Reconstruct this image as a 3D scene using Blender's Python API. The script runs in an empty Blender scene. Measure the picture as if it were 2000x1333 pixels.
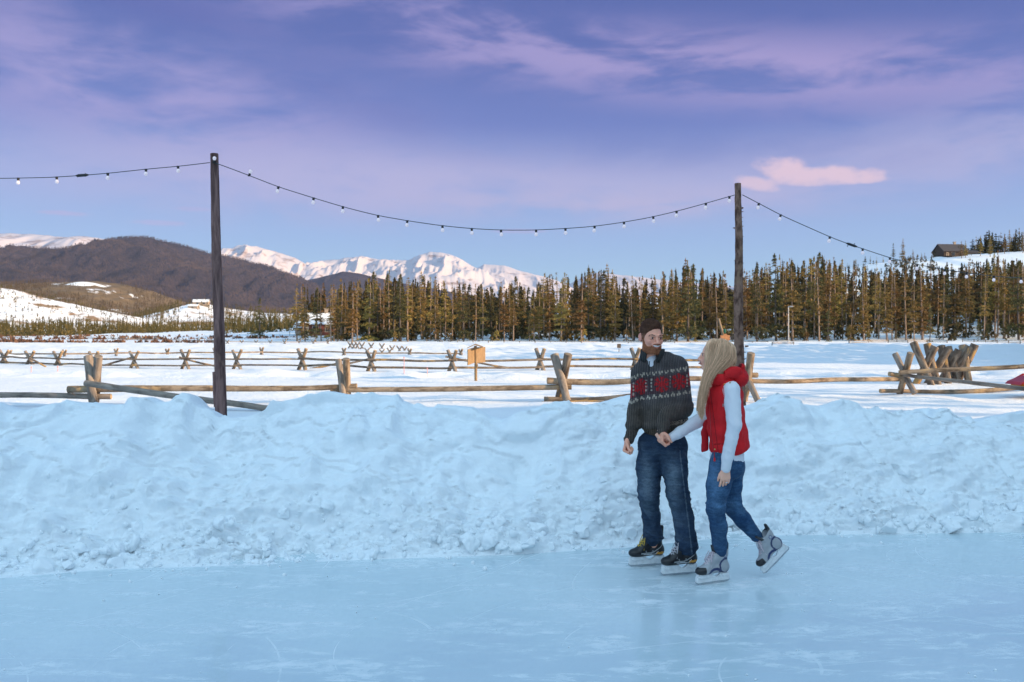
import bpy, math, random
import numpy as np
from mathutils import Vector, Matrix
R = math.radians
rng = np.random.default_rng(7)
random.seed(7)
SC = bpy.context.scene
COL = SC.collection
F_PX, HOR, CAM_H = 1778.0, 645.0, 1.8
GZ = 0.4                                   # level of the snow field above the ice

def P(px, py, d):
    """point at depth d seen at photo pixel (px, py)"""
    return np.array([(px - 1000.0) / F_PX * d, d, CAM_H - (py - HOR) / F_PX * d])

def tag(o, label=None, cat=None, group=None, kind=None):
    if label: o['label'] = label
    if cat: o['category'] = cat
    if group: o['group'] = group
    if kind: o['kind'] = kind
    return o

def empty(name, loc=(0, 0, 0), rz=0.0):
    o = bpy.data.objects.new(name, None)
    COL.objects.link(o)
    o.location = tuple(loc); o.rotation_euler = (0, 0, rz)
    o.empty_display_size = 0.1
    return o

def obj(name, me, mat=None, parent=None):
    o = bpy.data.objects.new(name, me)
    COL.objects.link(o)
    if mat is not None:
        if isinstance(mat, (list, tuple)):
            for m in mat: me.materials.append(m)
        else: me.materials.append(mat)
    if parent is not None:
        o.parent = parent
        # geometry is given in world space: undo the parent's placement
        if parent.type == 'EMPTY' or True:
            pl = Matrix.Identity(4)
            p = parent
            chain = []
            while p is not None:
                chain.append(p); p = p.parent
            for q in reversed(chain):
                pl = pl @ q.matrix_parent_inverse @ q.matrix_basis
            o.matrix_parent_inverse = Matrix.Identity(4)
            o.matrix_basis = pl.inverted()
    return o

def lobj(name, me, mat, parent):
    """child whose geometry is already in the parent's local space"""
    o = bpy.data.objects.new(name, me); COL.objects.link(o)
    for m in (mat if isinstance(mat, (list, tuple)) else [mat]):
        if m is not None and m.name not in [x.name for x in me.materials if x]: me.materials.append(m)
    o.parent = parent
    return o

def mesh_np(name, V, Fq, smooth=True, col=None, mi=None):
    """V (n,3), Fq (m,k) array or list of lists"""
    me = bpy.data.meshes.new(name)
    V = np.asarray(V, dtype=np.float32)
    if isinstance(Fq, np.ndarray):
        m, k = Fq.shape
        me.vertices.add(len(V)); me.vertices.foreach_set('co', V.ravel())
        me.loops.add(m * k); me.loops.foreach_set('vertex_index', Fq.astype(np.int32).ravel())
        me.polygons.add(m)
        me.polygons.foreach_set('loop_start', np.arange(0, m * k, k, dtype=np.int32))
        me.polygons.foreach_set('loop_total', np.full(m, k, dtype=np.int32))
        me.update(calc_edges=True)
    else:
        me.from_pydata([tuple(map(float, v)) for v in V], [], [list(map(int, f)) for f in Fq])
        me.update()
    me.validate(clean_customdata=False)
    if smooth:
        me.polygons.foreach_set('use_smooth', np.ones(len(me.polygons), dtype=bool))
    if mi is not None:
        me.polygons.foreach_set('material_index', np.asarray(mi, dtype=np.int32))
    if col is not None:
        col = np.asarray(col, dtype=np.float32)
        a = me.color_attributes.new('Col', 'FLOAT_COLOR', 'POINT')
        c4 = np.ones((len(V), 4), dtype=np.float32); c4[:, :3] = col
        a.data.foreach_set('color', c4.ravel())
    return me

# ---------------------------------------------------------------- vector noise
def _hash(ix, iy, iz, seed):
    h = (ix.astype(np.int64) * 374761393 + iy.astype(np.int64) * 668265263 + iz.astype(np.int64) * 2147483647 + seed * 974634777) & 0xFFFFFFFF
    h = ((h ^ (h >> 13)) * 1274126177) & 0xFFFFFFFF
    h = h ^ (h >> 16)
    h = (h * 2246822519) & 0xFFFFFFFF
    return ((h ^ (h >> 15)) & 0xFFFFFF) / float(0xFFFFFF) * 2 - 1

def vnoise(p, seed=0):
    p = np.asarray(p, dtype=np.float64)
    i = np.floor(p).astype(np.int64); f = p - i
    u = f * f * f * (f * (f * 6 - 15) + 10)
    r = 0
    for dx in (0, 1):
        for dy in (0, 1):
            for dz in (0, 1):
                w = (u[..., 0] if dx else 1 - u[..., 0]) * (u[..., 1] if dy else 1 - u[..., 1]) * (u[..., 2] if dz else 1 - u[..., 2])
                r = r + w * _hash(i[..., 0] + dx, i[..., 1] + dy, i[..., 2] + dz, seed)
    return r

def fbm(p, octv=4, seed=0, gain=0.5, ridged=False):
    s = 0; a = 1.0; t = 0; p = np.array(p, dtype=np.float64)
    for o in range(octv):
        n = vnoise(p, seed + o * 13)
        if ridged: n = 1 - 2 * np.abs(n)
        s = s + a * n; t += a; a *= gain; p = p * 2.03 + 11.7
    return s / t

def smooth01(x): 
    x = np.clip(x, 0, 1); return x * x * (3 - 2 * x)

# ---------------------------------------------------------------- signed distance modelling
class SDF:
    def __init__(self, lo, hi, vox):
        self.lo = np.array(lo, float); self.vox = vox
        self.n = np.ceil((np.array(hi, float) - self.lo) / vox).astype(int) + 1
        self.F = np.full(self.n, 1.0, dtype=np.float32)
    def _sub(self, lo, hi):
        a = np.clip(np.floor((np.array(lo) - self.lo) / self.vox).astype(int), 0, self.n)
        b = np.clip(np.ceil((np.array(hi) - self.lo) / self.vox).astype(int) + 1, 0, self.n)
        if np.any(b <= a): return None, None
        g = [self.lo[k] + self.vox * np.arange(a[k], b[k]) for k in range(3)]
        X = np.stack(np.meshgrid(*g, indexing='ij'), -1)
        return tuple(slice(a[k], b[k]) for k in range(3)), X
    def apply(self, lo, hi, fn, k, op='add'):
        pad = max(0.03, 2.2 * k)
        s, X = self._sub(np.array(lo) - pad, np.array(hi) + pad)
        if s is None: return
        d = fn(X); A = self.F[s]
        if op == 'add':
            if k > 0:
                h = np.clip(0.5 + 0.5 * (A - d) / k, 0, 1)
                r = A * (1 - h) + d * h - k * h * (1 - h)
            else: r = np.minimum(A, d)
        else:
            d = -d
            if k > 0:
                h = np.clip(0.5 - 0.5 * (A - d) / k, 0, 1)
                r = A * (1 - h) + d * h + k * h * (1 - h)
            else: r = np.maximum(A, d)
        self.F[s] = r
    def cap(self, a, b, ra, rb, k=0.02, ys=1.0, op='add'):
        if isinstance(ys, str): op, ys = ys, 1.0
        a = np.array(a, float); b = np.array(b, float)
        sc = np.array([1, 1 / ys, 1]); 
        m = max(ra, rb) * max(1, ys)
        def fn(X):
            A, B = a * sc, b * sc
            Q = X * sc - A; ba = B - A
            L = max(1e-9, ba @ ba)
            h = np.clip((Q @ ba) / L, 0, 1)
            d = np.linalg.norm(Q - h[..., None] * ba, axis=-1) - (ra + (rb - ra) * h)
            return d * min(1.0, ys) if ys < 1 else d
        self.apply(np.minimum(a, b) - m, np.maximum(a, b) + m, fn, k, op)
    def ell(self, c, r, k=0.02, op='add', rot=None):
        c = np.array(c, float); r = np.array(r, float); m = r.max()
        Rm = None if rot is None else np.array(rot)
        def fn(X):
            Q = X - c
            if Rm is not None: Q = Q @ Rm
            k0 = np.linalg.norm(Q / r, axis=-1); k1 = np.linalg.norm(Q / (r * r), axis=-1)
            return k0 * (k0 - 1) / np.maximum(k1, 1e-6)
        self.apply(c - m, c + m, fn, k, op)
    def chain(self, pts, rads, k=0.02, ys=1.0, op='add'):
        for i in range(len(pts) - 1):
            self.cap(pts[i], pts[i + 1], rads[i], rads[i + 1], k, ys, op)
    def plane(self, pt, nrm, k=0.004):
        """cut away everything on the side nrm points to"""
        pt = np.array(pt, float); nrm = np.array(nrm, float); nrm /= np.linalg.norm(nrm)
        s, X = self._sub(self.lo, self.lo + self.vox * self.n)
        d = (X - pt) @ nrm; A = self.F[s]
        h = np.clip(0.5 - 0.5 * (A - d) / k, 0, 1)
        self.F[s] = A * (1 - h) + d * h + k * h * (1 - h)
    def mesh(self):
        F = self.F; n = self.n
        F[0] = F[-1] = 1; F[:, 0] = F[:, -1] = 1; F[:, :, 0] = F[:, :, -1] = 1
        S = F < 0
        c = S[:-1, :-1, :-1].astype(np.int8)
        tot = np.zeros(np.array(S.shape) - 1, np.int8)
        for dx in (0, 1):
            for dy in (0, 1):
                for dz in (0, 1):
                    tot += S[dx:n[0] - 1 + dx, dy:n[1] - 1 + dy, dz:n[2] - 1 + dz]
        act = (tot > 0) & (tot < 8)
        idx = np.argwhere(act)
        vid = np.full(act.shape, -1, np.int64); vid[act] = np.arange(len(idx))
        corners = [(dx, dy, dz) for dx in (0, 1) for dy in (0, 1) for dz in (0, 1)]
        vals = np.stack([F[idx[:, 0] + a, idx[:, 1] + b, idx[:, 2] + c_] for a, b, c_ in corners], 1)
        acc = np.zeros((len(idx), 3)); cnt = np.zeros(len(idx))
        for i in range(8):
            for j in range(i + 1, 8):
                ci, cj = np.array(corners[i]), np.array(corners[j])
                if np.abs(ci - cj).sum() != 1: continue
                vi, vj = vals[:, i], vals[:, j]
                m = (vi < 0) != (vj < 0)
                t = np.where(m, vi / np.where(m, vi - vj, 1), 0)
                acc += np.where(m[:, None], ci + t[:, None] * (cj - ci), 0); cnt += m
        V = self.lo + (idx + acc / cnt[:, None]) * self.vox
        quads = []
        for ax in range(3):
            a1, a2 = (ax + 1) % 3, (ax + 2) % 3
            sl0 = [slice(None)] * 3; sl1 = [slice(None)] * 3
            sl0[ax] = slice(0, -1); sl1[ax] = slice(1, None)
            for q in (a1, a2): sl0[q] = slice(1, -1); sl1[q] = slice(1, -1)
            A, B = S[tuple(sl0)], S[tuple(sl1)]
            e = np.argwhere(A != B)
            if len(e) == 0: continue
            e[:, a1] += 1; e[:, a2] += 1
            inside = S[e[:, 0], e[:, 1], e[:, 2]]
            def g(o1, o2):
                q = e.copy(); q[:, a1] -= o1; q[:, a2] -= o2
                return vid[q[:, 0], q[:, 1], q[:, 2]]
            Q = np.stack([g(1, 1), g(0, 1), g(0, 0), g(1, 0)], 1)
            Q[~inside] = Q[~inside][:, ::-1]
            quads.append(Q)
        Q = np.concatenate(quads)
        Q = Q[(Q >= 0).all(1)]
        return V, Q

def vnormals(V, Q):
    N = np.zeros_like(V)
    n = np.cross(V[Q[:, 2]] - V[Q[:, 0]], V[Q[:, 3 if Q.shape[1] > 3 else 1]] - V[Q[:, 1 if Q.shape[1] > 3 else 0]])
    if Q.shape[1] == 3: n = -n
    for k in range(Q.shape[1]): np.add.at(N, Q[:, k], n)
    return N / np.maximum(np.linalg.norm(N, axis=1)[:, None], 1e-12)

def relax(V, Q, it=2, lam=0.5):
    for _ in range(it):
        A = np.zeros_like(V); C = np.zeros(len(V))
        for k in range(4):
            a, b = Q[:, k], Q[:, (k + 1) % 4]
            np.add.at(A, a, V[b]); np.add.at(C, a, 1); np.add.at(A, b, V[a]); np.add.at(C, b, 1)
        V = V + lam * (A / np.maximum(C, 1)[:, None] - V)
    return V

class Acc:
    """collects pieces into one mesh"""
    def __init__(self): self.V = []; self.F = []; self.C = []; self.M = []; self.n = 0
    def add(self, V, Fs, col=None, mi=0):
        V = np.asarray(V, float); Fs = [list(f) for f in Fs]
        self.V.append(V); self.F += [[i + self.n for i in f] for f in Fs]; self.n += len(V)
        c = np.zeros((len(V), 3)) + (np.array(col) if col is not None else 0.5); self.C.append(c)
        self.M += [mi] * len(Fs)
        return self
    def box(self, c, s, rz=0.0, col=None, mi=0, rot=None):
        v = np.array([(x, y, z) for x in (-.5, .5) for y in (-.5, .5) for z in (-.5, .5)]) * np.array(s)
        if rot is not None: v = v @ np.array(rot).T
        elif rz: 
            cr, sr = math.cos(rz), math.sin(rz); v = v @ np.array([[cr, sr, 0], [-sr, cr, 0], [0, 0, 1]])
        return self.add(v + np.array(c), [(0, 1, 3, 2), (4, 6, 7, 5), (0, 4, 5, 1), (2, 3, 7, 6), (0, 2, 6, 4), (1, 5, 7, 3)], col, mi)
    def tube(self, pts, rads, n=6, col=None, mi=0, caps=True, flat=1.0):
        pts = np.asarray(pts, float); m = len(pts)
        rads = np.full(m, rads) if np.isscalar(rads) else np.asarray(rads)
        T = np.gradient(pts, axis=0); T /= np.maximum(np.linalg.norm(T, axis=1)[:, None], 1e-9)
        up = np.array([0, 0, 1.0]) if abs(T[0, 2]) < .9 else np.array([1.0, 0, 0])
        V = []
        for i in range(m):
            s = np.cross(T[i], up); s /= max(1e-9, np.linalg.norm(s)); u = np.cross(s, T[i]); up = u
            for k in range(n):
                a = 2 * math.pi * k / n
                V.append(pts[i] + rads[i] * (math.cos(a) * s + flat * math.sin(a) * u))
        Fs = [(i * n + k, i * n + (k + 1) % n, (i + 1) * n + (k + 1) % n, (i + 1) * n + k) for i in range(m - 1) for k in range(n)]
        if caps: Fs += [tuple(range(n - 1, -1, -1)), tuple((m - 1) * n + k for k in range(n))]
        return self.add(V, Fs, col, mi)
    def lathe(self, prof, n=10, M=None, col=None, mi=0):
        V = []
        for r, z in prof:
            for k in range(n):
                a = 2 * math.pi * k / n; V.append((r * math.cos(a), r * math.sin(a), z))
        V = np.array(V)
        if M is not None: V = np.array([(M @ Vector(v))[:] for v in V])
        m = len(prof)
        Fs = [(i * n + k, i * n + (k + 1) % n, (i + 1) * n + (k + 1) % n, (i + 1) * n + k) for i in range(m - 1) for k in range(n)]
        Fs += [tuple(range(n - 1, -1, -1)), tuple((m - 1) * n + k for k in range(n))]
        return self.add(V, Fs, col, mi)
    def prism(self, poly, y0, y1, M=None, col=None, mi=0):
        """poly in xz, extruded along y"""
        n = len(poly)
        V = [(x, y0, z) for x, z in poly] + [(x, y1, z) for x, z in poly]
        V = np.array(V, float)
        if M is not None: V = np.array([(M @ Vector(v))[:] for v in V])
        Fs = [tuple(range(n)), tuple(range(2 * n - 1, n - 1, -1))] + [(k, n + k, n + (k + 1) % n, (k + 1) % n) for k in range(n)]
        return self.add(V, Fs, col, mi)
    def mesh(self, name, smooth=False, color=True):
        V = np.concatenate(self.V)
        me = bpy.data.meshes.new(name)
        me.from_pydata(V.tolist(), [], self.F); me.update()
        if smooth: me.polygons.foreach_set('use_smooth', np.ones(len(me.polygons), dtype=bool))
        me.polygons.foreach_set('material_index', np.asarray(self.M, dtype=np.int32))
        if color:
            a = me.color_attributes.new('Col', 'FLOAT_COLOR', 'POINT')
            c4 = np.ones((len(V), 4), dtype=np.float32); c4[:, :3] = np.concatenate(self.C)
            a.data.foreach_set('color', c4.ravel())
        return me

# ---------------------------------------------------------------- materials
class NB:
    def __init__(self, name):
        self.m = bpy.data.materials.new(name); self.m.use_nodes = True
        self.t = self.m.node_tree; self.N = self.t.nodes
        self.b = self.N['Principled BSDF']
    def n(self, typ, **kw):
        o = self.N.new(typ)
        for k, v in kw.items():
            if k in o.inputs.keys(): o.inputs[k].default_value = v
            else: setattr(o, k, v)
        return o
    def link(self, a, b): self.t.links.new(a, b)
    def coord(self, kind='Object', scale=(1, 1, 1), rot=(0, 0, 0)):
        c = self.n('ShaderNodeTexCoord'); mp = self.n('ShaderNodeMapping')
        mp.inputs['Scale'].default_value = scale; mp.inputs['Rotation'].default_value = rot
        self.link(c.outputs[kind], mp.inputs['Vector']); return mp.outputs['Vector']
    def noise(self, vec, scale=5, detail=4, rough=0.5, dist=0.0):
        o = self.n('ShaderNodeTexNoise', Scale=scale, Detail=detail, Roughness=rough, Distortion=dist)
        self.link(vec, o.inputs['Vector']); return o.outputs['Fac']
    def ramp(self, fac, stops, interp='LINEAR'):
        o = self.n('ShaderNodeValToRGB'); cr = o.color_ramp; cr.interpolation = interp
        while len(cr.elements) < len(stops): cr.elements.new(0.5)
        for e, (p, c) in zip(cr.elements, stops):
            e.position = p; e.color = (*c, 1) if len(c) == 3 else c
        self.link(fac, o.inputs['Fac']); return o.outputs['Color']
    def mix(self, fac, a, b, mode='MIX'):
        o = self.n('ShaderNodeMix', data_type='RGBA', blend_type=mode)
        for s, v in ((o.inputs[0], fac), (o.inputs[6], a), (o.inputs[7], b)):
            if isinstance(v, (int, float)): s.default_value = v
            elif isinstance(v, (tuple, list)): s.default_value = (*v, 1) if len(v) == 3 else v
            else: self.link(v, s)
        return o.outputs[2]
    def math(self, op, a, b=0.0, c=0.0, clamp=False):
        o = self.n('ShaderNodeMath', operation=op, use_clamp=clamp)
        for s, v in zip(o.inputs, (a, b, c)):
            if isinstance(v, (int, float)): s.default_value = v
            else: self.link(v, s)
        return o.outputs[0]
    def bump(self, h, strength=0.3, dist=0.02):
        o = self.n('ShaderNodeBump', Strength=strength, Distance=dist)
        self.link(h, o.inputs['Height']); self.link(o.outputs['Normal'], self.b.inputs['Normal']); return o
    def base(self, c):
        if isinstance(c, (tuple, list)): self.b.inputs['Base Color'].default_value = (*c, 1)
        else: self.link(c, self.b.inputs['Base Color'])
    def set(self, **kw):
        for k, v in kw.items(): 
            k = k.replace('_', ' ')
            if isinstance(v, (int, float, tuple)): self.b.inputs[k].default_value = v
            else: self.link(v, self.b.inputs[k])
        return self
    def vcol(self):
        o = self.n('ShaderNodeVertexColor', layer_name='Col'); return o.outputs['Color']

def simple(name, c, rough=0.6, metal=0.0, bump=None, var=0.0, vscale=20):
    b = NB(name); v = b.coord()
    if var:
        f = b.noise(v, vscale, 5, .6)
        lo = tuple(x * (1 - var) for x in c); hi = tuple(min(1, x * (1 + var)) for x in c)
        b.base(b.ramp(f, [(.3, lo), (.7, hi)]))
    else: b.base(c)
    b.set(Roughness=rough, Metallic=metal)
    if bump: b.bump(b.noise(v, bump[0], 4, .6), bump[1], bump[2])
    return b.m
# ================================================================ camera, light, sky
cam = bpy.data.cameras.new('camera'); camo = bpy.data.objects.new('camera', cam); COL.objects.link(camo)
camo.location = (0, 0, CAM_H); camo.rotation_euler = (R(90), 0, 0)
cam.sensor_width = 36; cam.lens = F_PX / 2000 * 36
cam.shift_y = -(666.5 - HOR) / 2000
cam.clip_start = 0.1; cam.clip_end = 60000
cam.dof.use_dof = True; cam.dof.focus_distance = 6.9; cam.dof.aperture_fstop = 5.0
SC.camera = camo
SC.view_settings.view_transform = 'Standard'; SC.view_settings.look = 'None'
SC.view_settings.gamma = 1; SC.view_settings.use_curve_mapping = False
SC.view_settings.exposure = 0.9
SC.cycles.max_bounces = 6; SC.cycles.diffuse_bounces = 3; SC.cycles.volume_bounces = 0
SC.cycles.transparent_max_bounces = 8

SUN_EL, SUN_AZ = R(15.5), R(-18.0)       # azimuth measured from +x (to the right), negative = behind the camera
sd = Vector((math.cos(SUN_EL) * math.cos(SUN_AZ), math.cos(SUN_EL) * math.sin(SUN_AZ), math.sin(SUN_EL)))
sl = bpy.data.lights.new('sun', 'SUN'); sl.energy = 4.7; sl.angle = R(0.6); sl.color = (1.0, 0.70, 0.40)
so = bpy.data.objects.new('sun', sl); COL.objects.link(so)
so.rotation_euler = sd.to_track_quat('Z', 'Y').to_euler()

W = bpy.data.worlds.new('World'); SC.world = W; W.use_nodes = True
wt = W.node_tree; wn = wt.nodes; wl = wt.links
for n in list(wn): wn.remove(n)
def wnode(t, **kw):
    o = wn.new(t)
    for k, v in kw.items():
        if k in o.inputs.keys(): o.inputs[k].default_value = v
        else: setattr(o, k, v)
    return o
def wmath(op, a, b=0.0, c=0.0, clamp=False):
    o = wnode('ShaderNodeMath', operation=op, use_clamp=clamp)
    for s, v in zip(o.inputs, (a, b, c)):
        if isinstance(v, (int, float)): s.default_value = v
        else: wl.new(v, s)
    return o.outputs[0]
def wramp(f, stops, interp='LINEAR'):
    o = wnode('ShaderNodeValToRGB'); cr = o.color_ramp; cr.interpolation = interp
    while len(cr.elements) < len(stops): cr.elements.new(0.5)
    for e, (p, c) in zip(cr.elements, stops): e.position = p; e.color = (*c, 1)
    wl.new(f, o.inputs[0]); return o.outputs[0]
def wmix(f, a, b, mode='MIX'):
    o = wnode('ShaderNodeMix', data_type='RGBA', blend_type=mode)
    for s, v in ((o.inputs[0], f), (o.inputs[6], a), (o.inputs[7], b)):
        if isinstance(v, (int, float)): s.default_value = v
        elif isinstance(v, tuple): s.default_value = (*v, 1)
        else: wl.new(v, s)
    return o.outputs[2]
def wsmooth(x, a, b):
    o = wnode('ShaderNodeMapRange', interpolation_type='SMOOTHSTEP'); wl.new(x, o.inputs[0])
    o.inputs[1].default_value = a; o.inputs[2].default_value = b; return o.outputs[0]
tc = wnode('ShaderNodeTexCoord'); sep = wnode('ShaderNodeSeparateXYZ'); wl.new(tc.outputs['Generated'], sep.inputs[0])
DX, DY, DZ = sep.outputs
AZ = wmath('ARCTAN2', DX, DY)                       # 0 = north (ahead), + = east
EL = wmath('ARCSINE', DZ)
def srgb(r, g, b): 
    f = lambda c: (c / 255 / 12.92) if c / 255 <= .04045 else ((c / 255 + .055) / 1.055) ** 2.4
    return (f(r), f(g), f(b))
EXPO = 2 ** SC.view_settings.exposure
def sky(r, g, b, k=1.0):
    return tuple(c * k / EXPO for c in srgb(r, g, b))
def el(py): return math.atan((HOR - py) / F_PX)
def az(px): return math.atan((px - 1000) / F_PX)
E1 = R(60)
eln = wmath('DIVIDE', EL, E1, clamp=True)
def ep(py): return el(py) / E1
base = wramp(eln, [(0.0, sky(172, 214, 232)), (ep(560), sky(164, 208, 236)), (ep(470), sky(150, 186, 232)), (ep(380), sky(136, 162, 221)),
                   (ep(250), sky(96, 112, 190)), (ep(100), sky(78, 92, 172)), (ep(0), sky(72, 86, 166)), (0.62, sky(110, 150, 205)), (0.95, sky(150, 200, 228))])
# unseen sky behind and overhead, brightened to light the shaded bank and skaters
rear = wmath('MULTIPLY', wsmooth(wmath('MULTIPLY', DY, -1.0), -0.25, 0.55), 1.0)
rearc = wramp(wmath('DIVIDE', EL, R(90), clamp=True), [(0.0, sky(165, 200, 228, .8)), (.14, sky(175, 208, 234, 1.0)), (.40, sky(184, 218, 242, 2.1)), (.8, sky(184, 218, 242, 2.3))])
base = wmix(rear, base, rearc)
comb = wnode('ShaderNodeCombineXYZ'); wl.new(AZ, comb.inputs[0]); wl.new(EL, comb.inputs[1])
def wnoise(scale, sx=1, sy=1, rot=0, detail=6, rough=.55, dist=0.0, off=(0, 0, 0)):
    mp = wnode('ShaderNodeMapping'); mp.inputs['Scale'].default_value = (sx, sy, 1); mp.inputs['Rotation'].default_value = (0, 0, rot); mp.inputs['Location'].default_value = off
    wl.new(comb.outputs[0], mp.inputs[0])
    n = wnode('ShaderNodeTexNoise', Scale=scale, Detail=detail, Roughness=rough, Distortion=dist); wl.new(mp.outputs[0], n.inputs['Vector']); return n.outputs['Fac']
def blob(px, py, rx, ry, rot=0.0, soft=1.0, warp=0.25):
    """soft elliptical cloud bank at a fixed direction of the sky"""
    a = wmath('SUBTRACT', AZ, az(px)); e = wmath('SUBTRACT', EL, el(py))
    c, s = math.cos(rot), math.sin(rot)
    u = wmath('ADD', wmath('MULTIPLY', a, c), wmath('MULTIPLY', e, s)); v = wmath('SUBTRACT', wmath('MULTIPLY', e, c), wmath('MULTIPLY', a, s))
    u = wmath('DIVIDE', u, rx / F_PX); v = wmath('DIVIDE', v, ry / F_PX)
    r = wmath('SQRT', wmath('ADD', wmath('MULTIPLY', u, u), wmath('MULTIPLY', v, v)))
    return wmath('SUBTRACT', 1.0, wsmooth(r, 1 - soft, 1 + soft * .3))
wisp = wnoise(5.0, 1.0, 4.0, rot=-0.28, detail=7, rough=.55, dist=.5, off=(3.1, 1.7, 0))
wisp2 = wnoise(3.2, 1.0, 2.6, rot=0.22, detail=7, rough=.56, dist=.6, off=(7.3, 2.2, 0))
fine = wnoise(14.0, 1.0, 3.5, rot=-0.25, detail=6, rough=.6, dist=.4)
def cloud(mask, noise, lo, hi, amt):
    m = wmath('MULTIPLY', mask, wsmooth(wmath('ADD', noise, wmath('MULTIPLY', wmath('SUBTRACT', fine, .5), .30)), lo + .06, hi - .04))
    return wmath('MULTIPLY', m, amt, clamp=True)
c = base
band1 = blob(1450, 150, 980, 85, rot=-0.10, soft=1.0)          # long streak, upper right
band1b = blob(900, 60, 560, 70, rot=-0.12, soft=1.0)
left = blob(250, 210, 700, 150, rot=-0.2, soft=1.0)          # broad lilac bank, left
low = blob(800, 360, 1100, 95, rot=0.0, soft=1.0)
right = blob(1900, 330, 620, 90, rot=0.06, soft=1.0)
c = wmix(cloud(left, wisp2, .30, .62, .85), c, sky(176, 158, 210))
c = wmix(cloud(band1, wisp, .28, .62, 1.0), c, sky(174, 154, 208))
c = wmix(cloud(band1b, wisp, .36, .66, .85), c, sky(168, 152, 207))
c = wmix(cloud(low, wisp2, .26, .64, .90), c, sky(192, 180, 219))
c = wmix(cloud(right, wisp, .28, .62, .8), c, sky(190, 180, 220))
c = wmix(cloud(blob(1150, 400, 520, 40, 0.0, 1.0), wisp, .3, .6, .7), c, sky(202, 184, 216))
# darker blue rents between the banks
c = wmix(cloud(blob(1300, 290, 800, 60, -0.05, 1.0), wisp2, .35, .7, .55), c, sky(92, 108, 188))
c = wmix(cloud(blob(600, 160, 420, 60, -0.35, 1.0), wisp, .3, .7, .55), c, sky(84, 92, 174))
c = wmix(cloud(blob(150, 20, 420, 60, -0.15, 1.0), wisp, .25, .7, .6), c, sky(80, 80, 164))
# small sunlit pink cumulus over the right-hand pole
puff = wnoise(38, 1, 1.5, detail=6, rough=.6)
def pk(px, py, rx, ry, amt, rot=0.0):
    m = blob(px, py, rx, ry, rot, soft=.85)
    q_ = wsmooth(wmath('ADD', m, wmath('MULTIPLY', wmath('SUBTRACT', puff, .5), 1.5)), .22, .95)
    return wmath('MULTIPLY', wmath('MULTIPLY', q_, wsmooth(m, .02, .45)), amt, clamp=True)
for px, py, rx, ry, am, ro in ((1540, 348, 80, 30, 1.0, -.25), (1630, 360, 110, 24, 1.0, -.06), (1475, 368, 55, 18, .8, -.25), (1585, 370, 130, 12, .5, -.05), (1690, 372, 60, 9, .6, 0)):
    c = wmix(pk(px, py, rx, ry, am, ro), c, sky(248, 208, 218))
for px, py, rx, ry, am in ((120, 440, 70, 6, .45), (310, 450, 60, 7, .4), (1020, 452, 90, 7, .35), (380, 422, 50, 7, .3)):
    c = wmix(pk(px, py, rx, ry, am), c, sky(208, 168, 212))
nis = wnode('ShaderNodeTexSky', sky_type='NISHITA'); nis.sun_disc = False
nis.sun_elevation = SUN_EL; nis.sun_rotation = math.pi / 2 - SUN_AZ; nis.altitude = 2600; nis.ozone_density = 2.0; nis.air_density = 1.0; nis.dust_density = 0.2
bg1 = wnode('ShaderNodeBackground'); wl.new(nis.outputs[0], bg1.inputs[0]); bg1.inputs[1].default_value = 0.015
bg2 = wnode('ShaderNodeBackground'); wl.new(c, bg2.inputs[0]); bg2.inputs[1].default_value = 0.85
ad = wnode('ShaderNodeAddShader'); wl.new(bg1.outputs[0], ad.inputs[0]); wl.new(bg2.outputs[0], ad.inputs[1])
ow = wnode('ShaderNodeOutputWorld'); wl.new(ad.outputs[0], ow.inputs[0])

# ================================================================ materials of the setting
def snow_mat(name, tint=(.80, .875, .94), rough=.75, b1=(60, .25, .01), b2=(9, .35, .04), var=.03):
    b = NB(name); v = b.coord()
    f = b.noise(v, 4, 4, .6)
    b.base(b.ramp(f, [(.3, tuple(x * (1 - var) for x in tint)), (.7, tint)]))
    b.set(Roughness=rough, Specular_IOR_Level=.25)
    h = b.math('ADD', b.math('MULTIPLY', b.noise(v, b1[0], 4, .65), b1[2]), b.math('MULTIPLY', b.noise(v, b2[0], 5, .6), b2[2]))
    b.bump(h, .8, 1.0)
    return b.m
M_BANK = snow_mat('bank_snow', (.88, .93, .96), b1=(70, 0, .006), b2=(12, 0, .02))
M_CHUNK = snow_mat('chunk_snow', (.89, .935, .96), b1=(70, 0, .004), b2=(20, 0, .008), var=.02)
M_FIELD = snow_mat('field_snow', (.84, .87, .90), b1=(14, 0, .03), b2=(1.2, 0, .10))

b = NB('ice'); v = b.coord()
sc1 = b.noise(b.coord(scale=(1.0, 3.2, 1), rot=(0, 0, .12)), 1.3, 7, .62, .8)
sc2 = b.noise(b.coord(scale=(2.4, 9, 1), rot=(0, 0, -.2)), 2.0, 6, .6, .5)
fleck = b.noise(b.coord(scale=(1, 2.0, 1)), 7, 5, .7, .3)
col = b.ramp(b.noise(v, .5, 4, .5), [(.25, (.53, .66, .71)), (.75, (.69, .79, .83))])
m1 = b.math('MULTIPLY', b.ramp(sc1, [(.50, (0, 0, 0)), (.66, (1, 1, 1))]), b.ramp(fleck, [(.42, (0, 0, 0)), (.60, (1, 1, 1))]))
m2 = b.ramp(sc2, [(.63, (0, 0, 0)), (.80, (1, 1, 1))])
def scratch(rot, sx, off, w):
    """thin curved skate-blade lines"""
    n = b.n('ShaderNodeTexNoise', Scale=.22, Detail=0.0, Roughness=.3, Distortion=.0)
    b.link(b.coord(scale=(sx, 1, 1), rot=(0, 0, rot)), n.inputs['Vector'])
    d = b.math('ABSOLUTE', b.math('SUBTRACT', b.math('FRACT', b.math('MULTIPLY', n.outputs['Fac'], off)), .5))
    return b.math('LESS_THAN', d, w)
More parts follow.
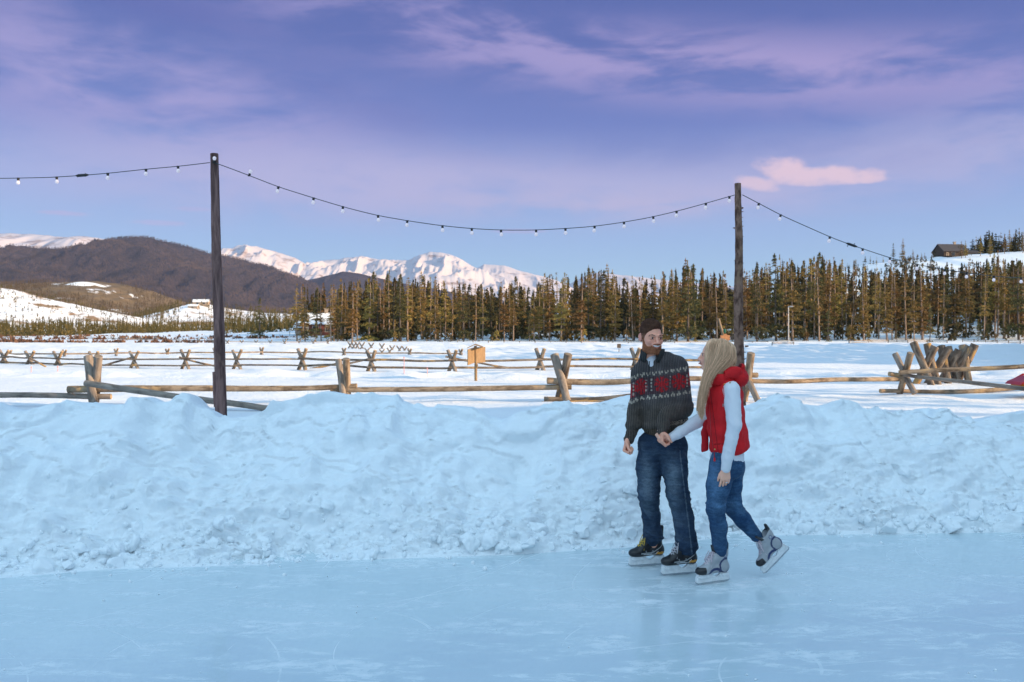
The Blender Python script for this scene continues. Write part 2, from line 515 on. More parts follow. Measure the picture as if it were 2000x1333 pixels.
scr = b.math('MAXIMUM', scratch(.3, .5, 26.0, .008), b.math('MAXIMUM', scratch(-.9, .5, 21.0, .006), scratch(1.3, .5, 24.0, .006)))
scr = b.math('MULTIPLY', scr, b.ramp(b.noise(v, 1.1, 4, .65), [(.47, (0, 0, 0)), (.62, (1, 1, 1))]))
mm = b.math('MAXIMUM', b.math('MULTIPLY', m1, .9), b.math('MAXIMUM', b.math('MULTIPLY', m2, .5), b.math('MULTIPLY', scr, .8)), clamp=True)
b.base(b.mix(mm, col, (.90, .94, .96)))
b.set(Roughness=b.ramp(mm, [(0, (.13,) * 3), (.6, (.55,) * 3)]), IOR=1.33, Specular_IOR_Level=.5)
hh = b.math('ADD', b.math('MULTIPLY', mm, .003), b.math('ADD', b.math('MULTIPLY', b.noise(b.coord(scale=(1, 1.6, 1)), 5, 4, .5), .006), b.math('MULTIPLY', b.noise(v, 60, 3, .6), .0008)))
b.bump(hh, .5, 1.0)
M_ICE = b.m

# ================================================================ ice rink and snow bank
def base_y(px): 
    pts = [(-800, 1150), (0, 1130), (200, 1113), (500, 1104), (700, 1094), (1000, 1084), (1225, 1070), (1450, 1047), (1750, 1043), (2000, 1040), (2800, 1030)]
    py = np.interp(px, [p[0] for p in pts], [p[1] for p in pts]); return CAM_H * F_PX / (py - HOR)
CREST = [(-900, 800), (-400, 790), (-100, 800), (0, 787), (25, 797), (50, 803), (80, 797), (110, 788), (140, 785), (180, 787), (235, 792), (262, 790), (275, 778), (300, 777), (318, 786), (340, 783), (350, 772), (365, 768),
         (378, 772), (388, 789), (400, 797), (418, 803), (432, 822), (450, 815), (490, 812), (515, 802), (540, 787), (560, 781), (580, 778), (600, 772), (620, 768), (640, 763), (655, 765), (680, 770), (720, 772), (770, 773), (778, 770),
         (785, 782), (810, 792), (830, 797), (850, 795), (870, 793), (900, 795), (925, 797), (940, 805), (960, 815), (980, 820), (1000, 816), (1041, 806), (1058, 798), (1086, 794), (1102, 792), (1115, 797), (1140, 792), (1165, 788), (1186, 783), (1211, 775), (1229, 773),
         (1260, 778), (1300, 790), (1350, 796), (1400, 802), (1440, 803), (1460, 797), (1475, 790), (1500, 781), (1525, 791), (1550, 791), (1590, 796), (1625, 790), (1650, 793), (1675, 804), (1700, 813), (1715, 821), (1735, 812), (1760, 806), (1790, 803),
         (1820, 799), (1845, 804), (1870, 815), (1900, 822), (1925, 817), (1950, 812), (1975, 807), (2000, 802), (2200, 800), (2600, 810), (3200, 800)]
cx = [p[0] for p in CREST]; cyv = [p[1] for p in CREST]
xs = np.arange(-13.5, 15.5, 0.024)
px = 1000 + F_PX * xs / 8.7
for _ in range(4):
    yb = base_y(px) ; dc = base_y(1000 + (px - 1000) * 1.0) + 1.55; px = 1000 + F_PX * xs / dc
pxb = 1000 + F_PX * xs / 7.3
for _ in range(4): yb = base_y(pxb); pxb = 1000 + F_PX * xs / yb
dc = np.maximum(base_y(px) + 1.45, yb + 1.2)
zc = CAM_H - (np.interp(px, cx, cyv) - HOR) / F_PX * dc
T = np.concatenate([np.linspace(0, 1, 150), 1 + np.linspace(0, 1, 60)[1:]])
# face profile: toe run-out, steep shovelled middle, rounded lip
def prof(t): return np.interp(t, [0, .05, .18, .34, .55, .75, .88, .95, 1.0], [0, .012, .09, .26, .53, .77, .925, .98, 1.0])
X = np.repeat(xs[:, None], len(T), 1)
front = T <= 1
Y = np.where(front[None], yb[:, None] + (dc - yb)[:, None] * T[None], dc[:, None] + (T - 1)[None] * 2.3)
bk = np.clip(T - 1, 0, 1)
lipf = .05
Zf = zc[:, None] * prof(T)[None]
Zb = GZ - .06 + (zc[:, None] - GZ + .06) * (1 - smooth01(bk * 1.15))[None] 
Z = np.where(front[None], Zf, Zb)
V = np.stack([X, Y, Z], -1).reshape(-1, 3)
Tt = np.repeat(T[None], len(xs), 0).reshape(-1)
env = np.clip(Tt / .12, 0, 1) * np.clip((1.0 - Tt) / .06, 0.10, 1) * (Tt <= 1) + (Tt > 1) * .12
# big lumps, slabs, vertical scrape grooves, clods toward the toe
n1 = fbm(V * [1.1, 1.1, 1.3], 4, 3)
n2 = fbm(V * [3.2, 3.0, 3.0], 4, 31, ridged=True)
gro = fbm(np.stack([V[:, 0] * 5.5 + .25 * V[:, 2], V[:, 2] * .8 + V[:, 1] * .3, V[:, 1] * 0], -1), 4, 57, ridged=True)
grm = smooth01((fbm(V * [.5, .5, .5], 2, 71) + .15) * 2.5)
clod = fbm(V * 9.0, 4, 91, gain=.6)
cl2 = np.maximum(fbm(V * 6.0, 3, 95), 0) ** 1.0
lo_w = 1 - smooth01((Tt - .25) / .35)
rub = smooth01((fbm(V * [1.3, 1.3, 1.6], 3, 177) - .02) * 5)
terr = fbm(V * [2.0, 2.0, 2.0], 3, 131)
step = np.round(terr * 3.5) / 3.5
disp = env * (.28 * n1 + .065 * n2 + .085 * gro * grm * (1 - lo_w) + .050 * clod * (.20 + .8 * lo_w + .3 * rub) + .13 * cl2 * (.08 + .8 * lo_w + .25 * rub) + .08 * step + .016 * fbm(V * 22, 3, 97, ridged=True) * (.3 + rub + lo_w))
slab = smooth01((fbm(V * [1.6, 1.6, 1.8], 2, 211) - .12) * 9) * .06 * env * (1 - .6 * lo_w)
nd = np.array([0.0, -.78, .62])
V = V + (disp + slab)[:, None] * nd
# ragged little teeth along the lip
lip = np.exp(-((Tt - 1.0) / .03) ** 2)
V[:, 2] += lip * (np.maximum(0, fbm(np.stack([V[:, 0] * 9, V[:, 0] * 0 + 3, V[:, 1] * 2], -1), 3, 77)) * .06 - .005)
nt = len(T); nx = len(xs)
I = (np.arange(nx - 1)[:, None] * nt + np.arange(nt - 1)[None]).ravel()
Q = np.stack([I, I + nt, I + nt + 1, I + 1], 1)
bank = obj('snow_bank', mesh_np('snow_bank', V, Q), M_BANK); tag(bank, 'shaded blue bank of ploughed snow along the far edge of the ice rink', 'snow bank', kind='structure')
BANKV = V.reshape(nx, nt, 3)
def bank_pt(x, t):
    i = int(np.clip((x - xs[0]) / .024, 0, nx - 1)); j = int(np.argmin(np.abs(T - t))); return BANKV[i, j]

ice = Acc(); ice.add([(-60, -40, 0), (60, -40, 0), (60, 14, 0), (-60, 14, 0)], [(0, 1, 2, 3)])
tag(obj('ice', ice.mesh('ice', color=False), M_ICE), 'smooth pale blue ice of the skating rink with white blade scratches', 'ice rink', kind='structure')

# broken clods scattered along the toe of the bank and out on the ice
def ico(sub=1):
    t = (1 + 5 ** .5) / 2
    v = [(-1, t, 0), (1, t, 0), (-1, -t, 0), (1, -t, 0), (0, -1, t), (0, 1, t), (0, -1, -t), (0, 1, -t), (t, 0, -1), (t, 0, 1), (-t, 0, -1), (-t, 0, 1)]
    f = [(0, 11, 5), (0, 5, 1), (0, 1, 7), (0, 7, 10), (0, 10, 11), (1, 5, 9), (5, 11, 4), (11, 10, 2), (10, 7, 6), (7, 1, 8), (3, 9, 4), (3, 4, 2), (3, 2, 6), (3, 6, 8), (3, 8, 9), (4, 9, 5), (2, 4, 11), (6, 2, 10), (8, 6, 7), (9, 8, 1)]
    v = [np.array(p, float) / np.linalg.norm(p) for p in v]
    for _ in range(sub):
        cache = {}; nf = []
        def mid(a, b):
            k = (min(a, b), max(a, b))
            if k not in cache: m = v[a] + v[b]; v.append(m / np.linalg.norm(m)); cache[k] = len(v) - 1
            return cache[k]
        for a, b_, c_ in f:
            x, y, z = mid(a, b_), mid(b_, c_), mid(c_, a); nf += [(a, x, z), (b_, y, x), (c_, z, y), (x, y, z)]
        f = nf
    return np.array(v), np.array(f)
iv, iff = ico(1); ivb, ifb = ico(3)
def clods(items, iv, iff, name, label):
    VV = []; FF = []; o = 0
    for (c_, s_) in items:
        sd_ = rng.random() * 100
        n_ = fbm(iv * 1.3 + sd_, 2, 5); v_ = iv * (1 + .45 * n_[:, None])
        # a few flat broken facets
        for _ in range(3):
            d_ = rng.normal(size=3); d_ /= np.linalg.norm(d_); h = v_ @ d_; lim = rng.uniform(.45, .8); v_ = v_ - np.maximum(h - lim, 0)[:, None] * d_
        v_ = v_ * rng.uniform(.7, 1.25, 3) * s_; VV.append(v_ + c_); FF.append(iff + o); o += len(iv)
    me = mesh_np(name, np.concatenate(VV), np.concatenate(FF), smooth=True)
    ob = obj(name, me, M_CHUNK); tag(ob, label, 'snow chunks', kind='stuff'); return ob
it = []
for _ in range(2000):
    x = rng.uniform(-8, 9); t = abs(rng.normal(0, .20)) + .01; p = bank_pt(x, min(t, .9)); s = .008 + .030 * rng.random() ** 3
    it.append((p + [0, 0, s * .25], s))
for _ in range(130):
    x = rng.uniform(-7, 8); p = bank_pt(x, 0); s = .006 + .014 * rng.random() ** 2
    it.append((np.array([p[0], p[1] - abs(rng.normal(0, .25)), s * .4]), s))
for _ in range(60): it.append((np.array([rng.uniform(-3, 4.5), rng.uniform(3.5, 7), .004]), rng.uniform(.003, .008)))
clods(it, iv, iff, 'snow_clods', 'small broken clods of snow scattered along the foot of the snow bank')
it = []
for _ in range(150):
    x = rng.uniform(-6, 8); t = abs(rng.normal(0, .13)) + .03; p = bank_pt(x, min(t, .8)); s = .03 + .05 * rng.random() ** 2
    it.append((p + [0, 0, s * .1], s))
big = [(300, 1080, .07), (440, 1078, .06), (860, 1068, .075), (800, 1070, .07), (1070, 1020, .085), (1290, 1030, .05), (1190, 1035, .055), (130, 1105, .05), (320, 1035, .05), (620, 1040, .05), (1075, 1065, .04)]
for (bx, by, s) in big:
    d = CAM_H * F_PX / (by + 8 - HOR); it.append((P(bx, by, d - .02), s))
clods(it, ivb, ifb, 'snow_lumps', 'larger rounded lumps of snow lying on the foot of the snow bank')

# ================================================================ snow field
NX, NY = 420, 330
ux = np.linspace(-1, 1, NX); uy = np.linspace(0, 1, NY)
yy = 9.8 + (210 - 9.8) * uy ** 2.2
XX = ux[:, None] * (14 + yy[None] * 1.15); YY = np.repeat(yy[None], NX, 0)
def field_z(x, y):
    x = np.asarray(x, float); y = np.asarray(y, float)
    p = np.stack([x * .10, y * .16, x * 0], -1)
    z = GZ + .10 * fbm(p, 4, 301) + .035 * fbm(p * 6, 3, 305)
    # trampled strips along the fences
    for y0, w, a in ((28.5, 2.4, .24), (46, 4, .26), (19, 2.0, .08), (60, 6, .30), (80, 9, .35), (100, 10, .3)):
        z = z + a * np.exp(-((y - y0 + x * .02) / w) ** 2) * fbm(np.stack([x * .9, y * 1.2, x * 0], -1), 4, 311)
    z = z + .16 * np.exp(-((x - 1.2) / 1.6) ** 2 - ((y - 15.5) / 1.2) ** 2)        # drift behind the bank
    z = z - .5 * smooth01((y - 70) / 90)
    return z
ZZ = field_z(XX, YY)
V = np.stack([XX, YY, ZZ], -1).reshape(-1, 3)
I = (np.arange(NX - 1)[:, None] * NY + np.arange(NY - 1)[None]).ravel()
tag(obj('snow_field', mesh_np('snow_field', V, np.stack([I, I + NY, I + NY + 1, I + 1], 1)), M_FIELD), 'flat open snow field behind the bank, striped with long blue shadows', 'snow field', kind='structure')
g = Acc(); g.add([(-13000, 14, -.9), (13000, 14, -.9), (13000, 13400, -.9), (-13000, 13400, -.9)], [(0, 1, 2, 3)])
g.add([(-13000, -2400, -.9), (13000, -2400, -.9), (13000, 14, -.9), (-13000, 14, -.9)], [(0, 1, 2, 3)])
tag(obj('ground', g.mesh('ground', color=False), M_FIELD), 'snow covered valley floor stretching to the mountains', 'ground', kind='structure')

# ================================================================ hills and mountains
def hill_mat(name, stops, scale, snowc=None, snow_lo=.5, snow_hi=.6, sscale=None, bump=0.0, bdist=1.0, rough=.9, zs=1.0):
    b = NB(name); v = b.coord(scale=(1, 1, zs))
    c_ = b.ramp(b.noise(v, scale, 8, .65), stops)
    if snowc is not None:
        c_ = b.mix(b.ramp(b.noise(v, sscale or scale, 8, .62), [(snow_lo, (0, 0, 0)), (snow_hi, (1, 1, 1))]), c_, snowc)
    b.base(c_); b.set(Roughness=rough, Specular_IOR_Level=.1)
    if bump: b.bump(b.noise(v, scale * 1.5, 8, .7), bump, bdist)
    return b.m
def ridge(name, pts, d, df, db, mat, amp=0.0, nscale=1.0, seed=0, nx=260, nv=70, pw=1.3, label=None, base=-.9, gully=0.0, keep=.12, cat='mountain'):
    px = np.linspace(pts[0][0], pts[-1][0], nx)
    py = np.interp(px, [p[0] for p in pts], [p[1] for p in pts])
    x = (px - 1000) / F_PX * d; zt = np.maximum(CAM_H - (py - HOR) / F_PX * d, base + .1)
    v = np.concatenate([np.linspace(-1, 0, nv), np.linspace(0, 1, nv // 4)[1:]])
    y = np.where(v < 0, d + v * df, d + v * db)
    s = (1 - np.abs(v)) ** pw
    Xg = np.repeat(x[:, None], len(v), 1) + 0 * v; Yg = np.repeat(y[None], nx, 0)
    H = zt[:, None] - base
    Zg = base + H * s[None]
    L = H.max()
    p = np.stack([Xg, Yg, Xg * 0], -1) / L * nscale
    w = (np.clip(np.abs(v) / keep, 0, 1) * np.clip((1 - np.abs(v)) / .2, 0, 1))[None]
    nz = fbm(p, 5, seed)
    gl = fbm(np.stack([Xg / L * 3.2 * nscale + nz * .4, Yg / L * .7 * nscale, Xg * 0], -1), 4, seed + 9, ridged=True)
    Zg = Zg + w * (amp * L * nz + gully * L * gl * (.35 + s[None]) * .6)
    sil = fbm(np.stack([x / L * 9, x * 0, x * 0], -1), 4, seed + 4)
    Zg = Zg + (L * .012 * sil)[:, None] * (1 - np.abs(v))[None]
    V = np.stack([Xg, Yg, Zg], -1).reshape(-1, 3); k = len(v)
    I = (np.arange(nx - 1)[:, None] * k + np.arange(k - 1)[None]).ravel()
    o = obj(name, mesh_np(name, V, np.stack([I, I + k, I + k + 1, I + 1], 1)), mat)
    tag(o, label, cat, kind='structure')
    def zat(xq, yq):
        xi = np.clip((xq - x[0]) / (x[-1] - x[0]) * (nx - 1), 0, nx - 1.001); vq = np.where(yq < d, (yq - d) / df, (yq - d) / db)
        vi = np.interp(vq, v, np.arange(k)); i0 = np.floor(xi).astype(int); j0 = np.clip(np.floor(vi).astype(int), 0, k - 2); fx = xi - i0; fy = vi - j0
        return (Zg[i0, j0] * (1 - fx) * (1 - fy) + Zg[i0 + 1, j0] * fx * (1 - fy) + Zg[i0, j0 + 1] * (1 - fx) * fy + Zg[i0 + 1, j0 + 1] * fx * fy)
    return o, zat
ROCK = (.26, .20, .19)
def snow_mtn(name, sl_, sh_, sc_):
    return hill_mat(name, [(.3, ROCK), (.7, (.36, .29, .28))], sc_, (.54, .50, .53), sl_, sh_, sc_ * .5, bump=.5, bdist=12, rough=.8, zs=2.5)
MT1 = snow_mtn('mountain_snow', .33, .40, .012); MT2 = snow_mtn('mountain_snow_patchy', .38, .48, .010)
ridge('mountain', [(-600, 480), (-300, 450), (0, 456), (60, 458), (120, 462), (170, 463), (215, 468), (260, 478), (330, 520), (420, 600)], 9000, 3500, 3000, MT2, .10, 1.2, 5, gully=.10, label='far snowy ridge at the left edge behind the dark wooded mountain')
ridge('mountain', [(380, 560), (430, 503), (455, 490), (480, 482), (500, 481), (520, 487), (545, 494), (575, 502), (590, 511), (602, 520), (625, 545), (690, 620)], 8000, 3000, 2500, MT2, .14, 1.6, 21, gully=.16, label='steep rocky snow peak just right of the left light pole')
ridge('mountain', [(540, 600), (595, 530), (610, 515), (640, 507), (660, 507), (685, 503), (705, 500), (740, 507), (770, 510), (800, 508), (820, 499), (838, 492), (860, 494), (885, 500), (905, 510), (935, 526), (965, 542), (1010, 556), (1080, 600)], 8600, 3400, 3000, MT1, .12, 1.8, 33, gully=.16, nx=340, label='broad rounded snow mountain in the centre of the range')
ridge('mountain', [(860, 600), (915, 535), (945, 516), (985, 519), (1020, 530), (1060, 540), (1100, 553), (1180, 600)], 9600, 3600, 3000, MT1, .08, 1.3, 47, gully=.08, label='smooth snowy shoulder to the right of the central snow mountain')
ridge('mountain', [(1060, 590), (1100, 562), (1140, 541), (1165, 533), (1200, 536), (1250, 542), (1300, 548), (1350, 553), (1450, 562), (1700, 600)], 10500, 3800, 3000, MT1, .08, 1.4, 58, gully=.08, label='low distant snow ridge showing through the tops of the pine forest')
M_DK = hill_mat('forest_mountain', [(.34, (.014, .016, .022)), (.52, (.045, .034, .036)), (.70, (.085, .062, .058))], .05, bump=.6, bdist=14)
o_, z_b1 = ridge('wooded_mountain', [(-700, 540), (-400, 520), (-100, 512), (0, 504), (46, 488), (71, 486), (118, 487), (155, 482), (201, 475), (236, 466), (263, 463), (294, 465), (325, 473), (372, 485), (415, 496), (465, 506), (527, 522), (573, 538), (604, 553), (640, 575), (700, 600), (800, 640)],
      5000, 2300, 1500, M_DK, .17, 1.7, 61, gully=.15, nx=380, nv=110, pw=1.15, label='big dark wooded mountain with rounded top behind the left light pole')
ridge('wooded_mountain', [(520, 600), (600, 548), (640, 539), (670, 531), (700, 534), (740, 543), (770, 551), (850, 565), (1000, 590), (1100, 620)], 6200, 1800, 1200, M_DK, .06, 1.4, 71, gully=.06, label='small dark wooded hill below the central snow mountain')
M_FOOT = hill_mat('foothill', [(.3, (.10, .075, .04)), (.6, (.20, .14, .08)), (.8, (.30, .24, .17))], .03, (.8, .82, .86), .60, .66, .02, bump=.5, bdist=4)
o_, z_b3 = ridge('foothill', [(-500, 540), (-200, 545), (0, 557), (60, 553), (110, 552), (180, 549), (240, 556), (300, 570), (350, 588), (420, 606), (520, 622), (620, 634)], 1900, 1000, 600, M_FOOT, .05, 1.5, 81, gully=.05, label='brown wooded foothill with a white clearing at left', cat='hill')
M_SLOPE = hill_mat('scrub_slope', [(.3, (.22, .13, .07)), (.7, (.34, .24, .15))], .05, (.84, .85, .88), .40, .47, .022, bump=.3, bdist=1)
o_, z_b4 = ridge('scrub_slope', [(-500, 560), (-200, 556), (0, 562), (40, 569), (80, 581), (150, 596), (220, 611), (290, 628), (350, 641)], 760, 300, 200, M_SLOPE, .06, 1.6, 91, gully=.05, label='snowy slope dotted with brown scrub at the left edge', cat='hill')
o_, z_b5 = ridge('foothill', [(250, 640), (300, 618), (330, 606), (372, 594), (400, 592), (420, 598), (470, 606), (520, 612), (600, 614), (680, 628), (760, 640)], 1000, 260, 200, M_SLOPE, .05, 1.6, 97, gully=.04, label='low knoll with a pale house on top behind the left light pole', cat='hill')
# forest hill rising on the right
HR = [(380, 648), (600, 640), (800, 625), (1000, 606), (1100, 596), (1300, 580), (1450, 568), (1600, 536), (1680, 520), (1740, 511), (1800, 507), (1830, 503), (1900, 496), (2000, 492), (2300, 480), (2900, 470)]
M_HILL = snow_mat('hill_snow', (.80, .86, .92), b1=(2.0, 0, .15), b2=(.2, 0, .5))
o_, z_hr = ridge('forest_hill', HR, 330, 182, 200, M_HILL, .015, 3.0, 103, nx=300, pw=1.05, keep=.3, label='snowy hillside rising behind the pine forest at right', base=-.2, cat='hill')
def ground_z(x, y):
    if y < 146: return float(field_z(np.array(x), np.array(y)))
    a = float(field_z(np.array(x), np.array(min(y, 209.0))))
    return max(a, float(z_hr(np.array(float(x)), np.array(float(y)))))
# snow clearing on the foothill: a gentle bald dome
xc, yc_ = (180 - 1000) / F_PX * 1850, 1850.0
nu = 40
TT, RR = np.meshgrid(np.linspace(0, 2 * np.pi, 48, endpoint=False), np.linspace(0, 1, 14)); 
ex = xc + RR * np.cos(TT) * 72 * (1 + .12 * np.sin(3 * TT + 1)); ey = 1830 + RR * np.sin(TT) * 60
ezz = z_b3(ex.ravel(), ey.ravel()).reshape(ex.shape)
ezz = CAM_H - (563 - HOR) / F_PX * 1830 - 14 + 26 * (1 - RR ** 2) - (ex - xc) * .10
V = np.stack([ex, ey, ezz], -1).reshape(-1, 3)
Q = [(i * 48 + j, i * 48 + (j + 1) % 48, (i + 1) * 48 + (j + 1) % 48, (i + 1) * 48 + j) for i in range(13) for j in range(48)]
tag(obj('snow_dome', mesh_np('snow_dome', V, np.array(Q)), M_FIELD), 'bare white snow clearing on the brown foothill at left', 'hill', kind='structure')
# ================================================================ wood
def wood_mat(name, stops, patch=None, plo=.58, phi=.64, zs=.25, sc=11, bumpd=.012, rough=.85):
    b = NB(name); v = b.coord('Object', (1, 1, 1))
    at = b.n('ShaderNodeAttribute', attribute_name='Col'); ax = at.outputs['Vector']     # (around, along, random) per log
    mp = b.n('ShaderNodeMapping'); mp.inputs['Scale'].default_value = (1, zs, 1); b.link(ax, mp.inputs['Vector'])
    grain = b.noise(mp.outputs[0], sc, 6, .65, .4)
    c_ = b.ramp(grain, stops)
    if patch:
        mp2 = b.n('ShaderNodeMapping'); mp2.inputs['Scale'].default_value = (1.2, .5, 1); b.link(ax, mp2.inputs['Vector'])
        pm = b.ramp(b.noise(mp2.outputs[0], 3.2, 4, .6, .3), [(plo, (0, 0, 0)), (phi, (1, 1, 1))])
        c_ = b.mix(pm, c_, patch)
    b.base(c_); b.set(Roughness=rough, Specular_IOR_Level=.2)
    b.bump(grain, .9, bumpd); return b.m
M_BARK = wood_mat('weathered_bark', [(.30, (.035, .025, .02)), (.47, (.14, .105, .08)), (.62, (.27, .215, .165)), (.8, (.12, .09, .07))], (.42, .25, .10))
M_RAIL = wood_mat('pale_rail_bark', [(.32, (.06, .042, .03)), (.45, (.19, .135, .09)), (.60, (.36, .27, .19)), (.75, (.14, .10, .07))], (.42, .28, .15), .60, .66)
M_GREY = wood_mat('grey_log', [(.28, (.08, .065, .055)), (.5, (.25, .205, .17)), (.75, (.38, .32, .27))], (.32, .21, .12), .64, .70)
M_POLE1 = wood_mat('dark_pole_wood', [(.28, (.030, .016, .018)), (.45, (.12, .068, .062)), (.62, (.27, .16, .14)), (.8, (.07, .04, .04))], (.24, .15, .12), .62, .72, zs=.12, sc=20)
M_POLE2 = wood_mat('rough_pole_bark', [(.28, (.028, .013, .010)), (.42, (.10, .052, .038)), (.6, (.28, .165, .12)), (.8, (.09, .05, .036))], (.30, .19, .12), .60, .70, zs=.5, sc=17, bumpd=.02)
M_CUT = simple('cut_log_end', (.42, .29, .16), .85, var=.3, vscale=60)
M_CUTG = simple('grey_cut_end', (.20, .16, .12), .9, var=.3, vscale=60)
M_PLY = simple('plywood', (.27, .17, .085), .8, var=.18, vscale=9)
M_BLK = simple('black_rubber', (.012, .012, .014), .5)

def log_acc(A, a, b_, ra, rb, seed=0, nseg=None, n=14, wob=.07, sag=0.0, bend=None):
    a = np.array(a, float); b_ = np.array(b_, float); L = np.linalg.norm(b_ - a)
    nseg = nseg or int(max(8, min(60, L / .12)))
    t = np.linspace(0, 1, nseg + 1)
    pts = a + (b_ - a) * t[:, None]
    ax = (b_ - a) / L; up = np.array([0, 0, 1.0]) if abs(ax[2]) < .8 else np.array([0, -1.0, 0])
    s = np.cross(ax, up); s /= np.linalg.norm(s); u = np.cross(s, ax)
    if bend is None: bend = .012 * L
    off1 = vnoise(np.stack([t * 2 + seed * 3.1, t * 0 + 1, t * 0], -1), 5); off2 = vnoise(np.stack([t * 2 + seed * 7.7, t * 0 + 9, t * 0], -1), 5)
    off1 -= off1[0] * (1 - t) + off1[-1] * t; off2 -= off2[0] * (1 - t) + off2[-1] * t
    pts = pts + bend * (off1[:, None] * s + off2[:, None] * u) - (sag * 4 * t * (1 - t))[:, None] * np.array([0, 0, 1])
    an = np.linspace(0, 2 * np.pi, n, endpoint=False)
    rr = (ra + (rb - ra) * t)[:, None]
    cs, sn = np.cos(an)[None], np.sin(an)[None]
    nn = fbm(np.stack([cs * 1.2 + 0 * rr, sn * 1.2 + 0 * rr, (t * L * 2.2)[:, None] + 0 * cs + seed * 5.3], -1), 3, 17)
    nb = fbm(np.stack([cs * 3 + 0 * rr, sn * 3 + 0 * rr, (t * L * 12)[:, None] + 0 * cs + seed * 5.3], -1), 3, 19)
    rr2 = rr * (1 + wob * nn + wob * .8 * nb)
    V = pts[:, None] + rr2[..., None] * (cs[..., None] * s + sn[..., None] * u)
    # carry bark coordinates (around, along) in the colour attribute
    C = np.stack([np.abs(np.linspace(-1, 1, n))[None] * np.pi * rr.mean() + 0 * rr2, (t * L)[:, None] + 0 * rr2, 0 * rr2 + (seed * 1.37) % 7], -1)
    V = V.reshape(-1, 3); C = C.reshape(-1, 3)
    Fs = [(i * n + k, i * n + (k + 1) % n, (i + 1) * n + (k + 1) % n, (i + 1) * n + k) for i in range(nseg) for k in range(n)]
    A.add(V, Fs, C, 0)
    # bevelled sawn ends
    for e, sg in ((0, -1), (nseg, 1)):
        ring = V[e * n:(e + 1) * n]; c_ = ring.mean(0)
        r2 = c_ + (ring - c_) * .88 + ax * sg * ra * .06
        VV = np.concatenate([ring, r2, [c_ + ax * sg * ra * .07]])
        F2 = [(k, n + k, n + (k + 1) % n, (k + 1) % n) if sg < 0 else (k, (k + 1) % n, n + (k + 1) % n, n + k) for k in range(n)]
        F3 = [(n + k, 2 * n, n + (k + 1) % n) if sg < 0 else (n + k, n + (k + 1) % n, 2 * n) for k in range(n)]
        A.add(VV, F2, C[:1], 0); A.add(VV, F3, C[:1], 1)
LOGN = [0]
def log(name, a, b_, ra, rb, parent, mat=None, cut=None, **kw):
    LOGN[0] += 1
    A = Acc(); log_acc(A, a, b_, ra, rb, seed=LOGN[0], **kw)
    me = A.mesh(name)
    me.polygons.foreach_set('use_smooth', np.array([m == 0 for m in A.M]))
    return obj(name, me, [mat or M_BARK, cut or M_CUTG], parent)

# ================================================================ light poles with their string lights
DP1, DP2 = 9.15, 9.75
p1 = empty('light_pole', P(432, 826, DP1)); tag(p1, 'tall dark leaning log pole standing in the snow bank at left, holding string lights', 'light pole')
log('pole', P(433, 850, DP1), P(418.5, 301, DP1), .060, .040, p1, M_POLE1, M_CUTG, nseg=70, n=18, wob=.06, bend=.03)
log('side_board', P(421, 795, DP1 - .02), P(417.5, 727, DP1 - .03), .017, .014, p1, M_POLE1, M_CUTG, nseg=12)
p2 = empty('light_pole', P(1448, 812, DP2)); tag(p2, 'rough barked upright log pole behind the woman, holding string lights', 'light pole')
log('pole', P(1449, 850, DP2), P(1441, 359, DP2), .058, .034, p2, M_POLE2, M_CUTG, nseg=90, n=20, wob=.13, bend=.04)
for i in range(46):
    A = Acc()       # branch stubs and flakes of bark
    py = rng.uniform(395, 760); s_ = 1 if rng.random() < .7 else -1
    a = rng.uniform(-.9, .9) + (0 if s_ > 0 else math.pi); r = .058 + (.034 - .058) * (850 - py) / 490
    c_ = P(1441 + 8 * (py - 359) / 491, py, DP2); dv = np.array([math.cos(a), math.sin(a) * -.8, .5 * rng.uniform(-.4, 1)])
    A.tube([c_ + dv * r * .7, c_ + dv * (r + rng.uniform(.005, .022))], [.007, .002], 5, col=(rng.random(), py / 40, 1)); obj('bark_flake', A.mesh('bark_flake'), M_POLE2, p2)
for px_, py_, l in ((1449, 545, .05), (1455, 677, .06), (1449, 407, .02)):
    A = Acc(); c_ = P(px_, py_, DP2); A.tube([c_, c_ + np.array([l * .6, -.01, .004])], [.011, .008], 7, col=(.3, 2, 1)); obj('branch_stub', A.mesh('branch_stub'), M_POLE2, p2)

M_GLASS = NB('warm_bulb_glass'); M_GLASS.base((.80, .72, .76)); M_GLASS.set(Roughness=.12, Emission_Color=(1, .80, .74, 1), Emission_Strength=.12); M_GLASS = M_GLASS.m
M_FIL = NB('lit_filament'); M_FIL.base((1, .9, .8)); M_FIL.set(Emission_Color=(1, .88, .80, 1), Emission_Strength=3.0); M_FIL = M_FIL.m
M_WIRE = simple('cable', (.03, .05, .06), .5)
def bulb(root, p, ang=0.0, up=False, s=1.0):
    M = Matrix.Translation(Vector(p)) @ Matrix.Rotation(ang, 4, 'Y') @ Matrix.Rotation(math.pi if not up else 0, 4, 'X')
    M = M @ Matrix.Scale(s, 4)
    b_ = Acc(); b_.lathe([(.002, .026), (.013, .028), (.0155, .036), (.0225, .050), (.026, .064), (.0245, .076), (.017, .086), (.006, .091), (.001, .0915)], 14, M)
    bo = obj('bulb', b_.mesh('bulb', smooth=True, color=False), M_GLASS, root)
    f = Acc(); f.lathe([(.001, .0), (.017, .002), (.0175, .020), (.0155, .034), (.014, .036), (.002, .0362)], 12, M)
    f.box((M @ Vector((0, 0, -.002)))[:], (.034 * s, .014 * s, .014 * s))
    so_ = obj('socket', f.mesh('socket', smooth=False, color=False), M_BLK, bo)
    return bo
